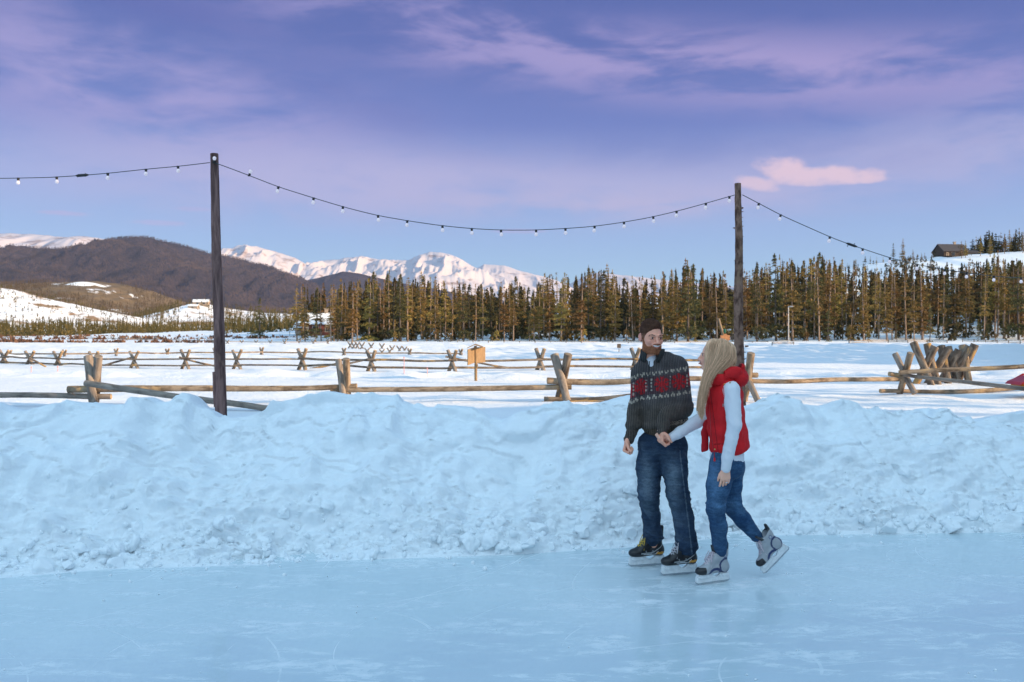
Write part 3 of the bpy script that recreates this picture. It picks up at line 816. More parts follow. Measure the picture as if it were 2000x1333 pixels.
def span(pts, bulbs, root, conn=()):
    px = [p[0] for p in pts]; xs_ = np.linspace(px[0], px[-1], 90)
    # smooth interpolation of the hanging cable
    py = np.interp(xs_, px, [p[1] for p in pts]); dd = np.interp(xs_, px, [p[2] for p in pts])
    k = np.array([1, 2, 3, 2, 1.]) / 9; pyp = np.convolve(np.pad(py, 2, 'reflect', reflect_type='odd'), k, 'valid')
    W_ = np.array([P(a, b_, c_) for a, b_, c_ in zip(xs_, pyp, dd)])
    A = Acc(); A.tube(W_, .0042, 6); 
    obj('cable', A.mesh('cable', smooth=True, color=False), M_WIRE, root)
    for (bx, by, up, an) in bulbs:
        i = int(np.argmin(abs(xs_ - bx))); p = W_[i] - np.array([0, 0, .002]); d = dd[i]
        Lpx = abs(by - pyp[i]) 
        bulb(root, p, an, up, .70)
    for cxp in conn:
        i = int(np.argmin(abs(xs_ - cxp))); A = Acc(); A.tube([W_[i - 1], W_[i - 1] * .6 + W_[i] * .4, W_[i + 1] * .6 + W_[i] * .4, W_[i + 1]], [.006, .015, .015, .006], 8)
        A.tube([W_[i] + [.02, 0, .0], W_[i] + [.035, 0, .02]], .004, 5); A.tube([W_[i] - [.04, 0, .0], W_[i] + [-.05, 0, -.02]], .004, 5)
        obj('connector', A.mesh('connector', color=False), M_BLK, root)
r0 = lambda: rng.uniform(-.12, .12)
s1 = empty('string_lights', P(0, 349, 9.0)); tag(s1, 'string of lit bulbs running from the left pole out past the left edge', 'string lights')
span([(-700, 330, 8.6), (-400, 346, 8.8), (0, 349, 9.0), (100, 347, 9.03), (160, 343, 9.05), (211, 339, 9.07), (284, 331, 9.1), (352, 325, 9.12), (410, 318, DP1 - .05)],
     [(-180, 0, False, r0()), (-110, 0, False, r0()), (-40, 0, False, r0()), (34, 0, False, .1), (112, 0, False, -.05), (211, 0, False, 0), (284, 0, False, .05), (352, 0, False, -.05)], s1, (160,))
s2 = empty('string_lights', P(900, 447, 9.3)); tag(s2, 'long sagging string of lit bulbs hanging between the two log poles', 'string lights')
MAINP = [(418, 318, DP1 - .055), (425, 320, DP1 - .04), (486, 343, 9.15), (545, 366, 9.2), (609, 386, 9.22), (672, 405, 9.25), (735, 421, 9.3), (798, 432, 9.33), (860, 441, 9.36), (921, 447, 9.4), (981, 450, 9.42), (1043, 450, 9.45), (1102, 447, 9.5), (1157, 443, 9.55), (1215, 435, 9.58), (1271, 425, 9.62), (1326, 412, 9.65), (1377, 398, 9.7), (1429, 383, 9.7), (1436, 381, 9.7)]
span(MAINP, [(422, 0, True, .1), (486, 0, True, .3)] + [(x, 0, False, r0() + (.25 if x < 600 else 0)) for x in (547, 611, 673, 735, 798, 860, 921, 981, 1043, 1102, 1157, 1215, 1271, 1326, 1377, 1429)], s2)
s3 = empty('string_lights', P(1700, 500, 10.2)); tag(s3, 'string of lit bulbs dropping from the right pole toward the right edge', 'string lights')
span([(1450, 381, 9.72), (1477, 395, 9.8), (1526, 421, 9.9), (1625, 465, 10.1), (1660, 478, 10.2), (1690, 488, 10.25), (1741, 505, 10.4), (1790, 517, 10.5), (1840, 526, 10.6), (1892, 534, 10.7), (1942, 540, 10.8), (1993, 543, 10.9), (2100, 546, 11), (2400, 540, 11.5)],
     [(x, 0, False, a) for x, a in ((1479, .2), (1526, .25), (1626, .2), (1690, 0), (1740, .1), (1787, .1), (1841, 0), (1892, 0), (1942, 0), (1992, 0), (2045, 0), (2100, 0))], s3, (1660,))

# ================================================================ log fences
def gd(py): return (CAM_H - GZ) * F_PX / (py - HOR)
# near fence: posts and rails as (px, py, depth) ends
def px_r(w, d): return w / 2 * d / F_PX
DA = 17.0
fn = empty('log_fence', P(680, 775, DA)); tag(fn, 'nearest buck and rail fence of thick logs just beyond the snow bank', 'fence')
def post(a, b_, d1, d2, w1, w2, mat, root=None, cut=None): log('post', P(*a, d1), P(*b_, d2), px_r(w2, d2), px_r(w1, d1), root or fn, mat, cut)
def rail(a, b_, d1, d2, w1, w2, mat, root=None, **kw): return log('rail', P(*a, d1), P(*b_, d2), px_r(w1, d1), px_r(w2, d2), root or fn, mat, M_CUT, **kw)
def down(a, b_, ext):        # lengthen a post below the point where it shows
    a = np.array(a, float); b_ = np.array(b_, float); u = (b_ - a) / np.linalg.norm(b_ - a); return tuple(b_ + u * ext)
post(down((172, 697), (183, 788), 0), (172, 697), 16.85, 17.2, 17, 17, M_GREY); 
post(down((192, 696), (184, 800), 0), (192, 696), 17.25, 16.9, 16, 15, M_GREY)
post((674, 800), (661, 703), 17.0, 17.3, 13, 12, M_GREY); post((680, 800), (676, 701), 17.3, 17.0, 14, 14, M_RAIL)
post((1108, 784), (1083, 693), 16.9, 17.2, 17, 15, M_GREY); post((1089, 790), (1110, 692), 17.3, 17.0, 16, 15, M_BARK)
post((1480, 783), (1437, 690), 17.3, 17.6, 14, 12, M_GREY); post((1452, 790), (1467, 690), 17.6, 17.3, 15, 14, M_RAIL)
post((1787, 769), (1748, 691), 19.8, 20.2, 12, 11, M_GREY); post((1757, 770), (1779, 690), 20.2, 19.8, 13, 12, M_RAIL)
rail((-420, 784), (217, 775), 16.6, 17.05, 12, 11, M_GREY); rail((133, 761), (697, 754), 17.0, 17.15, 14, 10, M_RAIL)
rail((167, 749), (556, 803), 16.8, 15.6, 12, 12, M_GREY)
rail((646, 763), (1116, 756), 17.15, 17.1, 10, 11, M_RAIL); rail((1069, 744), (1478, 745), 17.05, 17.6, 13, 9, M_RAIL)
rail((1063, 780), (1300, 772), 17.15, 17.3, 10, 10, M_BARK); rail((1058, 788), (1180, 784), 16.9, 17.0, 7, 5, M_BARK)
rail((1460, 745), (1758, 741), 17.6, 19.9, 9, 9, M_RAIL); rail((1450, 734), (1479, 733), 17.4, 17.5, 11, 10, M_RAIL)
rail((1737, 731), (1775, 734), 20.0, 20.1, 10, 8, M_RAIL)
rail((1756, 728), (2140, 707), 19.75, 19.2, 9, 9, M_RAIL); rail((1765, 733), (2140, 775), 19.9, 17.5, 7, 10, M_GREY)
rail((1719, 764), (2100, 752), 20.0, 21.5, 8, 9, M_RAIL); rail((-380, 762), (205, 760), 17.2, 17.1, 11, 9, M_GREY) if False else None
# spare crossed bucks stacked behind the near fence at right
BK = [((1784, 669), (1820, 755), (1826, 677), (1786, 755), 23.0), ((1811, 672), (1833, 755), (1852, 681), (1808, 755), 23.3), ((1838, 676), (1853, 755), (1873, 684), (1830, 755), 23.6),
      ((1851, 678), (1873, 753), (1893, 677), (1848, 753), 23.9), ((1880, 675), (1893, 754), (1904, 673), (1868, 753), 24.2)]
BKL = ['leftmost crossed log buck of the row behind the fence at right', 'second crossed log buck from the left in the row behind the right-hand fence', 'middle crossed log buck of the five leaning in a row at right',
       'second crossed log buck from the right in the row behind the right-hand fence', 'rightmost crossed log buck with an upright bright post, behind the fence at right']
for (a1, b1, a2, b2, d), lb in zip(BK, BKL):
    r_ = empty('log_buck', P((b1[0] + b2[0]) / 2, b1[1], d)); tag(r_, lb, 'log buck', 'spare crossed log bucks at right')
    post(b1, a1, d - .2, d + .1, 15, 13, M_RAIL if d > 24 else M_BARK, r_, M_CUT); post(b2, a2, d + .2, d, 15, 13, M_BARK, r_, M_CUT)

# middle fence
def on(px, py):            # ground point under a pixel
    d = gd(py); 
    for _ in range(3): z = float(field_z(np.array((px - 1000) / F_PX * d), np.array(d))); d = (CAM_H - z) * F_PX / (py - HOR)
    return d
def buck(root, px, top, bot, w, spread, mats=(M_GREY, M_RAIL), tilt=0.0, d=None):
    d = d or gd(bot); h = bot - top
    for sgn, m in ((1, mats[0]), (-1, mats[1])):
        a = P(px - sgn * spread * .55, top + rng.uniform(-1, 1), d + sgn * .12); b_ = P(px + sgn * spread * .45, bot + 1.5, d - sgn * .12)
        log('post', b_, a, px_r(w, d), px_r(w * .9, d), root, m, M_CUT, n=9, nseg=8)
fm = empty('log_fence', P(725, 722, 32)); tag(fm, 'second buck and rail fence across the field, behind the wooden information box', 'fence')
MF = [(-60, 686, 711), (8, 685, 712), (58, 686, 714), (113, 687, 716), (183, 687, 718), (262, 686, 719), (362, 683, 720), (463, 684, 720), (590, 682, 721), (725, 685, 724), (883, 684, 725), (1055, 682, 723), (1241, 681, 723), (1420, 681, 722), (1560, 682, 721)]
MF = MF[:-2]
for px_, t_, b_ in MF: buck(fm, px_, t_, b_, 6.2 + (px_ > 500) * 1.4 + (px_ > 1000) * .8, 15 + (px_ < 500) * 1)
for (a, b_) in zip(MF[:-1], MF[1:]):
    for f in (.50, .86):
        y1 = a[1] + (a[2] - a[1]) * f + rng.uniform(-1, 1); y2 = b_[1] + (b_[2] - b_[1]) * f + rng.uniform(-.6, .6)
        w_ = 3.4 + (a[0] > 500) * 1.2
        log('rail', P(a[0] - 7, y1 - 1, gd(a[2]) - .1), P(b_[0] + 9, y2, gd(b_[2]) - .1), px_r(w_, gd(a[2])), px_r(w_ * .85, gd(b_[2])), fm, M_BARK, M_CUT, n=8, nseg=14)
for (x1, y1, x2, y2) in ((58, 700, 90, 717), (205, 714, 262, 697), (350, 698, 432, 719), (590 + 15, 721, 668, 708), (668, 714, 732, 698), (870, 697, 925, 708), (930, 708, 1020, 722)):
    log('brace', P(x1, y1, gd(718) - .3), P(x2, y2, gd(718) - .3), px_r(4.2, 32), px_r(3.4, 32), fm, M_BARK, M_CUT, n=8, nseg=8)
# end of the middle fence hidden by the man runs on behind the couple
log('rail', P(1236, 703, gd(723)), P(1440, 704, gd(722)), px_r(4.6, 32), px_r(4.6, 32), fm, M_BARK, M_CUT, n=8, nseg=14)
log('rail', P(1236, 718, gd(723)), P(1440, 718, gd(722)), px_r(4.6, 32), px_r(4.6, 32), fm, M_BARK, M_CUT, n=8, nseg=14)
# third fence
ft = empty('log_fence', P(300, 697, 48)); tag(ft, 'low thin fence behind the second fence at left, with short V shaped posts', 'fence')
TF = [(-80, 685, 697), (19, 684, 697), (126, 684, 699), (227, 682, 698), (327, 682, 696), (420, 681, 696), (511, 680, 694), (672, 681, 694), (800, 682, 694), (900, 683, 694)]
for px_, t_, b_ in TF: buck(ft, px_, t_, b_, 4.2, 6)
for (a, b_) in zip(TF[:-1], TF[1:]): log('rail', P(a[0] - 4, a[1] + 8, gd(a[2])), P(b_[0] + 4, b_[1] + 8, gd(b_[2])), px_r(3.0, 50), px_r(2.6, 50), ft, M_RAIL, M_CUT, n=7, nseg=10)
# loose bucks out in the field
LB = [(684, 667, 680), (691, 669, 681), (698, 667, 681), (707, 670, 682), (725, 671, 682), (717, 680, 689), (746, 672, 683), (746, 682, 692), (761, 681, 691), (766, 675, 687), (780, 676, 688), (790, 677, 688)]
LBN = ['leftmost', 'second', 'third', 'fourth', 'sixth', 'fifth and lower', 'seventh, upper', 'eighth, lower', 'ninth', 'tenth', 'eleventh', 'rightmost']
for (px_, t_, b_), nm in zip(LB, LBN):
    r_ = empty('log_buck', P(px_, b_, gd(b_))); tag(r_, f'small crossed log buck, {nm} of the loose group left of the information box', 'log buck', 'loose crossed bucks out in the field')
    buck(r_, px_, t_, b_, 3.0, 9, (M_GREY, M_GREY))
# far fences
def far_fence(pts, n, h, w, label, rails=(.5,), xb=False, mat=M_GREY):
    r_ = empty('far_fence', P(pts[0][0], pts[0][1], gd(pts[0][1]))); tag(r_, label, 'fence')
    xs_ = np.linspace(pts[0][0], pts[-1][0], n)
    ys_ = np.interp(xs_, [p[0] for p in pts], [p[1] for p in pts])
    dz = [on(x, y) for x, y in zip(xs_, ys_)]
    for x, y, d in zip(xs_, ys_, dz):
        if xb: 
            buck(r_, x, y - h, y, w, h * .9, (M_GREY, M_RAIL), d=d)
        else: log('post', P(x, y + 1, d), P(x + rng.uniform(-.5, .5), y - h, d), px_r(w, d), px_r(w, d), r_, mat, M_CUTG, n=6, nseg=3)
    for f in rails:
        A = Acc(); A.tube([P(x, y - h * f, d) for x, y, d in zip(xs_, ys_, dz)], [px_r(w * .62, d) for d in dz], 5, col=(.3, .4, .5)); obj('rail', A.mesh('rail'), mat, r_)
far_fence([(-60, 663), (200, 664), (420, 670), (500, 672), (640, 672)], 26, 7, 2.2, 'row of low crossed fence posts far across the field at left', xb=True)
far_fence([(120, 661), (300, 663), (420, 665), (640, 667)], 14, 5, 1.6, 'faint farthest fence line below the willow scrub at left', xb=True)
far_fence([(560, 664), (800, 667), (1100, 671), (1240, 672), (1500, 671)], 32, 4.2, 2.0, 'thin dark post and wire fence along the foot of the pine forest', (.8,))
far_fence([(1658, 672), (1700, 670), (1850, 670)], 6, 6, 2.2, 'short dark rail fence at the forest edge behind the log bucks', (.85, .3))
far_fence([(1880, 668), (1950, 670), (2060, 674)], 9, 6, 2.0, 'dark wire fence at the forest edge beside the right edge', (.8, .3))
far_fence([(1508, 674), (1550, 674)], 2, 6, 2.0, 'low dark two post rail standing alone before the forest, right of the pole', (.85, .5))

# ================================================================ information box, stakes, signs
di = gd(742); kb = empty('information_box', P(929, 742, di)); tag(kb, 'V shaped plywood information box with small roof on a yellow post', 'information sign')
log('post', P(929.5, 744, di), P(928.5, 676, di), px_r(5.5, di), px_r(5.5, di), kb, M_PLY, M_PLY, n=10, nseg=10)
def panel(name, x0, x1, yt0, yt1, yb0, yb1, d0, d1, th=.02):
    a, b_, c_, e = P(x0, yt0, d0), P(x1, yt1, d1), P(x1, yb1, d1), P(x0, yb0, d0)
    n_ = np.cross(b_ - a, e - a); n_ /= np.linalg.norm(n_)
    V = np.array([a, b_, c_, e, a + n_ * th, b_ + n_ * th, c_ + n_ * th, e + n_ * th])
    A = Acc(); A.add(V, [(3, 2, 1, 0), (4, 5, 6, 7), (0, 1, 5, 4), (1, 2, 6, 5), (2, 3, 7, 6), (3, 0, 4, 7)]); return A
for nm, ar in (('panel', (914, 927, 683, 679, 714, 709, di - .35, di - .02)), ('panel', (930.5, 948, 679, 678, 709, 708, di - .02, di + .55)), ('panel', (930.5, 947.5, 679, 678.5, 711, 706, di + .06, di + .62))):
    obj(nm, panel(nm, *ar).mesh(nm, color=False), M_PLY, kb)
A = Acc(); A.prism([(-.21, 0), (0, .10), (.22, .02), (.22, .0), (0, .075), (-.21, -.02)], -.3, .35, Matrix.Translation(Vector(P(928, 679, di)))); obj('roof', A.mesh('roof', color=False), M_PLY, kb)
A = Acc(); A.box(P(932, 715, di - .05), (.04, .05, .09)); obj('bracket', A.mesh('bracket', color=False), M_PLY, kb)
sg_ = empty('small_sign', P(1209, 687, on(1209, 687))); tag(sg_, 'small brown square sign on a thin stake, left of the man', 'sign'); ds = on(1209, 687)
A = Acc(); A.box(P(1209, 676, ds), (7.5 * ds / F_PX, .03, 8 * ds / F_PX)); obj('board', A.mesh('board', color=False), M_BARK, sg_)
A = Acc(); A.tube([P(1209, 688, ds), P(1209, 676, ds + .05)], .02, 6); obj('stake', A.mesh('stake', color=False), M_RAIL, sg_)
M_PINK = simple('pink_stake', (.75, .35, .33), .7)
for (x, t_, b_, lb) in ((789, 697, 736, 'thin pink marker stake in the snow left of the information box'), (834.5, 718, 735, 'short pink marker stake nearest the information box'), (61, 716, 727, 'small pink marker stake at the far left, in front of the second fence'), (112.5, 715, 727, 'small pink marker stake left of the first thick fence post')):
    d = gd(b_); A = Acc(); A.tube([P(x, b_ + 1, d), P(x + .4, t_, d)], [.012, .010], 6); A.box(P(x, t_ + 2, d), (.03, .03, .05))
    tag(obj('marker_stake', A.mesh('marker_stake', color=False), M_PINK), lb, 'stake', 'pink marker stakes in the snow')
M_WHITE = simple('white_paint', (.8, .8, .8), .6)
d = on(389, 666); A = Acc(); A.box(P(389, 662, d), (3.2 * d / F_PX, .25, 8 * d / F_PX)); A.box(P(389, 657.5, d), (2 * d / F_PX, .2, 2 * d / F_PX)); tag(obj('white_post', A.mesh('white_post', color=False), M_WHITE), 'small white post far off, just left of the left light pole', 'post')
# trail sign behind the woman's head
M_ORANGE = simple('orange_wood', (.48, .20, .08), .7, var=.2, vscale=30); M_GRN = simple('green_knob', (.0, .10, .06), .6)
dt = 19.0; ts = empty('trail_sign', P(1417, 770, dt)); tag(ts, 'orange carved board on a leaning log behind the woman, topped with green knob', 'sign')
log('post', P(1440, 775, dt), P(1403.5, 623, dt), px_r(8, dt), px_r(5, dt), ts, M_RAIL, M_CUT, n=10, nseg=20)
bp = [(-10, -6), (-11, -1), (-8, 0), (-9, 5), (-5, 4), (-2, 6), (2, 8), (5, 5), (10, 5), (9, 1), (10, -4), (6, -6), (3, -9), (-3, -9), (-5, -5)]
A = Acc(); A.prism([(x * dt / F_PX, z * dt / F_PX) for x, z in bp], -.12, -.08, Matrix.Translation(Vector(P(1413.5, 660, dt)))); obj('board', A.mesh('board', color=False), M_ORANGE, ts)
A = Acc(); A.lathe([(.001, -.05), (.022, -.045), (.03, -.01), (.03, .02), (.018, .04), (.001, .045)], 10, Matrix.Translation(Vector(P(1415.5, 647, dt - .1)))); obj('knob', A.mesh('knob', color=False), M_GRN, ts)
# tall thin lamp post before the forest
d = on(1540, 668); lp = empty('lamp_post', P(1540, 668, d)); tag(lp, 'tall thin grey lamp post in front of the forest, right of the right light pole', 'lamp post')
M_METAL = simple('grey_metal', (.35, .36, .38), .5, .6)
A = Acc(); A.tube([P(1540, 670, d), P(1540, 598, d)], [.10, .07], 8); obj('shaft', A.mesh('shaft', color=False), M_METAL, lp)
A = Acc(); A.tube([P(1540, 600, d), P(1545, 598, d)], .06, 6); A.box(P(1546, 599, d), (.5, .3, .15)); obj('lamp_head', A.mesh('lamp_head', color=False), M_METAL, lp)
# red sled at the right edge
ds = 19.5; sl_ = empty('red_sled', P(1998, 752, ds)); tag(sl_, 'red sled with yellow underside cut off by the right edge', 'sled')
M_RED = simple('red_plastic', (.50, .03, .03), .35); M_YEL = simple('yellow_plastic', (.7, .42, .04), .4)
pr = [(0, .02), (.06, .08), (.35, .20), (.42, .20), (1.5, .15), (1.5, .13), (.42, .17), (.12, .06)]
A = Acc(); M_ = Matrix.Translation(Vector(P(1977, 753, ds))); A.prism(pr, -.3, .3, M_); A.prism([(.05, .05), (.4, .24), (.45, .24), (.3, .10), (.12, .03)], -.32, -.29, M_); A.prism([(.05, .05), (.4, .24), (.45, .24), (.3, .10), (.12, .03)], .29, .32, M_)
obj('hull', A.mesh('hull', color=False), M_RED, sl_)
A = Acc(); A.prism([(.10, -.01), (.16, .05), (1.5, .12), (1.5, .0)], -.26, .26, M_); obj('underside', A.mesh('underside', color=False), M_YEL, sl_)

# ================================================================ buildings
M_LOGW = simple('red_log_wall', (.16, .045, .03), .8, var=.25, vscale=3); M_DKW = simple('dark_cabin_wall', (.07, .045, .03), .85, var=.3, vscale=3)
M_ROOFS = M_FIELD; M_ROOFD = simple('dark_roof', (.05, .045, .05), .8, var=.2, vscale=2); M_WIN = simple('window_glass', (.03, .04, .05), .1); M_TRIM = simple('trim', (.35, .27, .2), .7)
def house(name, c_, w, dp, h, rh, rz, label, wall, roof, wins, chim=True, over=.5, porch=False):
    """gable house: ridge along local x"""
    r_ = empty(name, c_, rz); tag(r_, label, 'house')
    A = Acc(); A.box((0, 0, h / 2), (w, dp, h)); A.prism([(-dp / 2, h), (0, h + rh - .12), (dp / 2, h)], -w / 2, w / 2, Matrix.Rotation(math.pi / 2, 4, 'Z'))
    for k in range(int(h / .35)): A.box((0, 0, .18 + k * .35), (w + .09, dp + .09, .2))
    lobj('wall', A.mesh('wall', color=False), wall, r_)
    A = Acc(); o2 = dp / 2 + over; zz = h - over * rh / (dp / 2)
    A.prism([(-o2, zz), (0, h + rh), (o2, zz), (o2, zz + .28), (0, h + rh + .32), (-o2, zz + .28)], -w / 2 - over, w / 2 + over, Matrix.Rotation(math.pi / 2, 4, 'Z')); ro = lobj('roof', A.mesh('roof', color=False), roof, r_)
    if chim:
        A = Acc(); A.box((w * .2, .3, h + rh + .3), (.7, .7, 1.6)); A.box((w * .2, .3, h + rh + 1.15), (.9, .9, .15)); lobj('chimney', A.mesh('chimney', color=False), M_TRIM, r_)
    for (x, z, ww, hh) in wins:
        A = Acc(); A.box((x, -dp / 2 - .07, z), (ww + .25, .12, hh + .25)); f_ = lobj('window', A.mesh('window', color=False), M_TRIM, r_)
        A = Acc(); A.box((x, -dp / 2 - .14, z), (ww, .03, hh)); lobj('pane', A.mesh('pane', color=False), M_WIN, f_)
    A = Acc(); A.box((-w * .36, -dp / 2 - .07, 1.05), (1.0, .12, 2.1)); lobj('door', A.mesh('door', color=False), M_TRIM, r_)
    if porch:
        A = Acc(); A.box((0, -dp / 2 - 1.2, .5), (w * 1.1, 2.2, .15)); 
        for k in np.linspace(-w / 2, w / 2, 7): A.box((k, -dp / 2 - 2.2, .6), (.15, .15, 1.9))
        A.box((0, -dp / 2 - 2.2, 1.5), (w * 1.1, .1, .1)); lobj('deck', A.mesh('deck', color=False), wall, r_)
    return r_
dH = 178.0; q = P(624, 652, dH); q[2] = ground_z(q[0], q[1]) - .2; house('log_cabin', q, 6.5, 5, 2.6, 1.6, .15, 'red log cabin with snowy roof in the trees at the left end of the forest', M_LOGW, M_ROOFS, [(-.6, 1.4, 1, 1), (1.8, 1.4, 1, 1)])
q = P(598, 652, dH + 3); q[2] = ground_z(q[0], q[1]) - .2; house('shed', q, 3, 4, 1.8, .8, 0, 'small low shed with snowy roof beside the red cabin', M_LOGW, M_ROOFS, [(.4, 1.1, .6, .6)], chim=False)
q = P(1856, 503, 332); q[2] = ground_z(q[0], q[1]) - .6; house('ridge_cabin', q, 9, 7, 2.6, 2.4, .1, 'dark timber lodge with deck on top of the snowy ridge at upper right', M_DKW, M_ROOFD, [(-1, 1.4, 1.2, 1.2), (2, 1.4, 1.2, 1.2)], porch=True)
q = P(1885, 503, 334); q[2] = ground_z(q[0], q[1]) - .6; house('cabin_wing', q, 7, 5, 2.0, .9, 0, 'low dark flat wing right of the timber lodge on the ridge', M_DKW, M_ROOFD, [(0, 1.1, 1, .8)], chim=False)
q = P(1418, 595, 205); q[2] = ground_z(q[0], q[1]); house('hidden_cabin', q, 7, 6, 5.5, 2.0, 1.2, 'tall dark brown cabin half hidden by pines just left of the right pole', M_DKW, M_ROOFD, [(0, 3.4, 1.2, 1.2), (2, 3.4, 1, 1)])
q = P(1652, 575, 240); q[2] = ground_z(q[0], q[1]); house('hidden_cabin', q, 6, 5, 2.6, 1.6, .3, 'small dark cabin hidden deep in the pines right of the right pole', M_DKW, M_ROOFS, [(0, 1.4, 1, 1)])
q = P(393, 596, 985); q[2] = float(z_b5(q[0], q[1])) - 1; house('hill_house', q, 16, 9, 4, 2.6, .1, 'pale house on top of the low knoll behind the left light pole', M_TRIM, M_ROOFS, [(-3, 2.4, 2, 1.6), (4, 2.4, 2, 1.6)])
q = P(378, 599, 960); q[2] = float(z_b5(q[0], q[1])) - 1; house('hill_house', q, 10, 7, 3, 1.6, 0, 'smaller pale building left of the house on the knoll', M_TRIM, M_ROOFS, [(0, 1.6, 2, 1.2)], chim=False)
# the lodge beside the rink whose shadow covers ice and bank (just outside the photo, to the right)
lg = house('lodge', (21.5, -10.9, GZ), 34, 13, 7.2, 3.0, R(90), 'large timber lodge beside the ice rink', M_DKW, M_ROOFS, [(x, z, 1.4, 1.6) for x in (-13, -9, -5, -1, 3, 7, 11) for z in (2.0, 5.0)])
# ================================================================ trees
def fol_mat(name, lo, hi):
    b = NB(name); v = b.coord()
    oi = b.n('ShaderNodeObjectInfo')
    c_ = b.ramp(b.noise(v, 1.1, 4, .6), [(.3, lo), (.7, hi)])
    hv = b.n('ShaderNodeHueSaturation'); b.link(c_, hv.inputs['Color'])
    b.link(b.math('ADD', .482, b.math('MULTIPLY', oi.outputs['Random'], .045)), hv.inputs['Hue'])
    b.link(b.math('ADD', .7, b.math('MULTIPLY', oi.outputs['Random'], .7)), hv.inputs['Value'])
    b.base(hv.outputs['Color']); b.set(Roughness=.8, Specular_IOR_Level=.15); return b.m
M_NEED = fol_mat('pine_needles', (.13, .088, .028), (.33, .205, .070))
M_NEEDD = fol_mat('dark_needles', (.040, .046, .024), (.12, .092, .036))  # dark spruce tone that also carries the shade of backlit ridge trees
M_TRUNK = simple('pine_trunk', (.27, .19, .14), .9, var=.35, vscale=3)
M_TRUNKD = simple('dark_trunk', (.10, .075, .06), .9, var=.35, vscale=3)

def crown_mesh(name, h, bare, rad, n, seed, shape='pine', size=.30, lopsided=.25):
    r = np.random.default_rng(seed)
    V = []; 
    nl = int(h * (1 - bare) / .38)
    tiers = np.sort(r.uniform(0, 1, nl)) 
    per = max(3, n // nl)
    for t in tiers:
        z = h * (bare + (1 - bare) * t)
        if shape == 'spruce': R0 = rad * (1 - t) ** .8 * (.7 + .5 * r.random()) + .08
        elif shape == 'sparse': R0 = rad * (.35 + .65 * math.sin(math.pi * min(1, t * .85 + .12))) * (.35 + .9 * r.random()) * (1 - t ** 3)+ .05
        else: R0 = rad * (1 - t ** 1.6) * (.55 + .45 * min(1, t * 5)) * (.55 + .6 * r.random()) + .08
        nb = r.integers(3, 6); a0 = r.random() * 6.28
        for k in range(nb):
            a = a0 + 6.28 * k / nb + r.normal(0, .3); L = R0 * (1 + lopsided * math.cos(a - seed)) * (.6 + .5 * r.random())
            m = max(2, int(per / nb * (L / rad + .3)))
            u = r.random(m) ** .7
            p = np.stack([np.cos(a) * L * u, np.sin(a) * L * u, z - (.18 + .25 * (shape == 'spruce')) * L * u + r.normal(0, .05, m)], 1)
            p[:, :2] += r.normal(0, .10 * L + .03, (m, 2))
            s = size * (.5 + .8 * r.random(m)) * (.45 + .55 * (1 - t))
            d1 = r.normal(size=(m, 3)); d1[:, 0] += np.cos(a) * 1.3; d1[:, 1] += np.sin(a) * 1.3; d1[:, 2] -= .3; d1 /= np.linalg.norm(d1, axis=1)[:, None]
            d2 = np.cross(d1, r.normal(size=(m, 3))); d2 /= np.linalg.norm(d2, axis=1)[:, None]
            V.append(np.stack([p - d1 * s[:, None] * .6, p + d2 * s[:, None] * .38, p + d1 * s[:, None] * .8], 1).reshape(-1, 3))
    # leader
    m = 10; p = np.stack([r.normal(0, .03, m), r.normal(0, .03, m), h * (1 - .05 * r.random(m))], 1); d = np.array([0, 0, 1.0])
    V.append(np.stack([p + [-.06, 0, -.15], p + [.06, .03, -.12], p + [0, 0, .22]], 1).reshape(-1, 3))
    V = np.concatenate(V); return V, np.arange(len(V)).reshape(-1, 3)
def trunk_acc(h, r, seed, bare):
    A = Acc(); rr = np.random.default_rng(seed); t = np.linspace(0, .97, 9)
    pts = np.stack([.12 * np.sin(t * 3 + seed), .10 * np.cos(t * 2.3 + seed * 2), t * h - .3], 1); pts[:, :2] -= pts[0, :2]
    A.tube(pts, r * (1 - .85 * t) + .012, 7)
    for k in range(int(10 * bare) + 3):      # dead snags on the bare trunk
        z = h * rr.uniform(.12, bare + .15); a = rr.random() * 6.28; L = rr.uniform(.2, .7)
        A.tube([(0, 0, z), (math.cos(a) * L, math.sin(a) * L, z - .08)], [.03, .008], 3)
    return A
KIND = {}
def make_kind(key, h, bare, rad, n, seed, shape, size, tr, dark):
    V, Fq = crown_mesh(key, h, bare, rad, n, seed, shape, size)
    me = mesh_np('crown', V, Fq, smooth=False); me.materials.append(M_NEEDD if dark else M_NEED)
    tm = trunk_acc(h, tr, seed, bare).mesh('trunk', smooth=True, color=False); tm.materials.append(M_TRUNKD if dark else M_TRUNK)
    KIND[key] = (h, me, tm)
make_kind('tallA', 11, .18, 1.25, 2600, 1, 'pine', .34, .14, False)
make_kind('tallB', 11, .10, 1.45, 3000, 2, 'pine', .36, .15, False)
make_kind('tallC', 11, .32, 1.1, 1900, 3, 'pine', .32, .13, False)
make_kind('sprA', 10, .03, 1.45, 2800, 4, 'spruce', .36, .14, True)
make_kind('sprB', 10, .04, 1.35, 2800, 5, 'spruce', .34, .14, False)
make_kind('bareA', 11, .38, .9, 900, 6, 'sparse', .30, .12, False)
make_kind('bareB', 11, .22, 1.05, 1100, 7, 'sparse', .32, .13, False)
make_kind('young', 4, .02, 1.10, 1100, 8, 'spruce', .26, .07, False)
make_kind('youngD', 4, .02, 1.00, 1000, 9, 'spruce', .26, .07, True)
make_kind('ridge', 7, .28, 1.5, 2600, 10, 'pine', .42, .14, True)
make_kind('ridge2', 7, .42, 1.7, 2400, 12, 'pine', .46, .14, True)
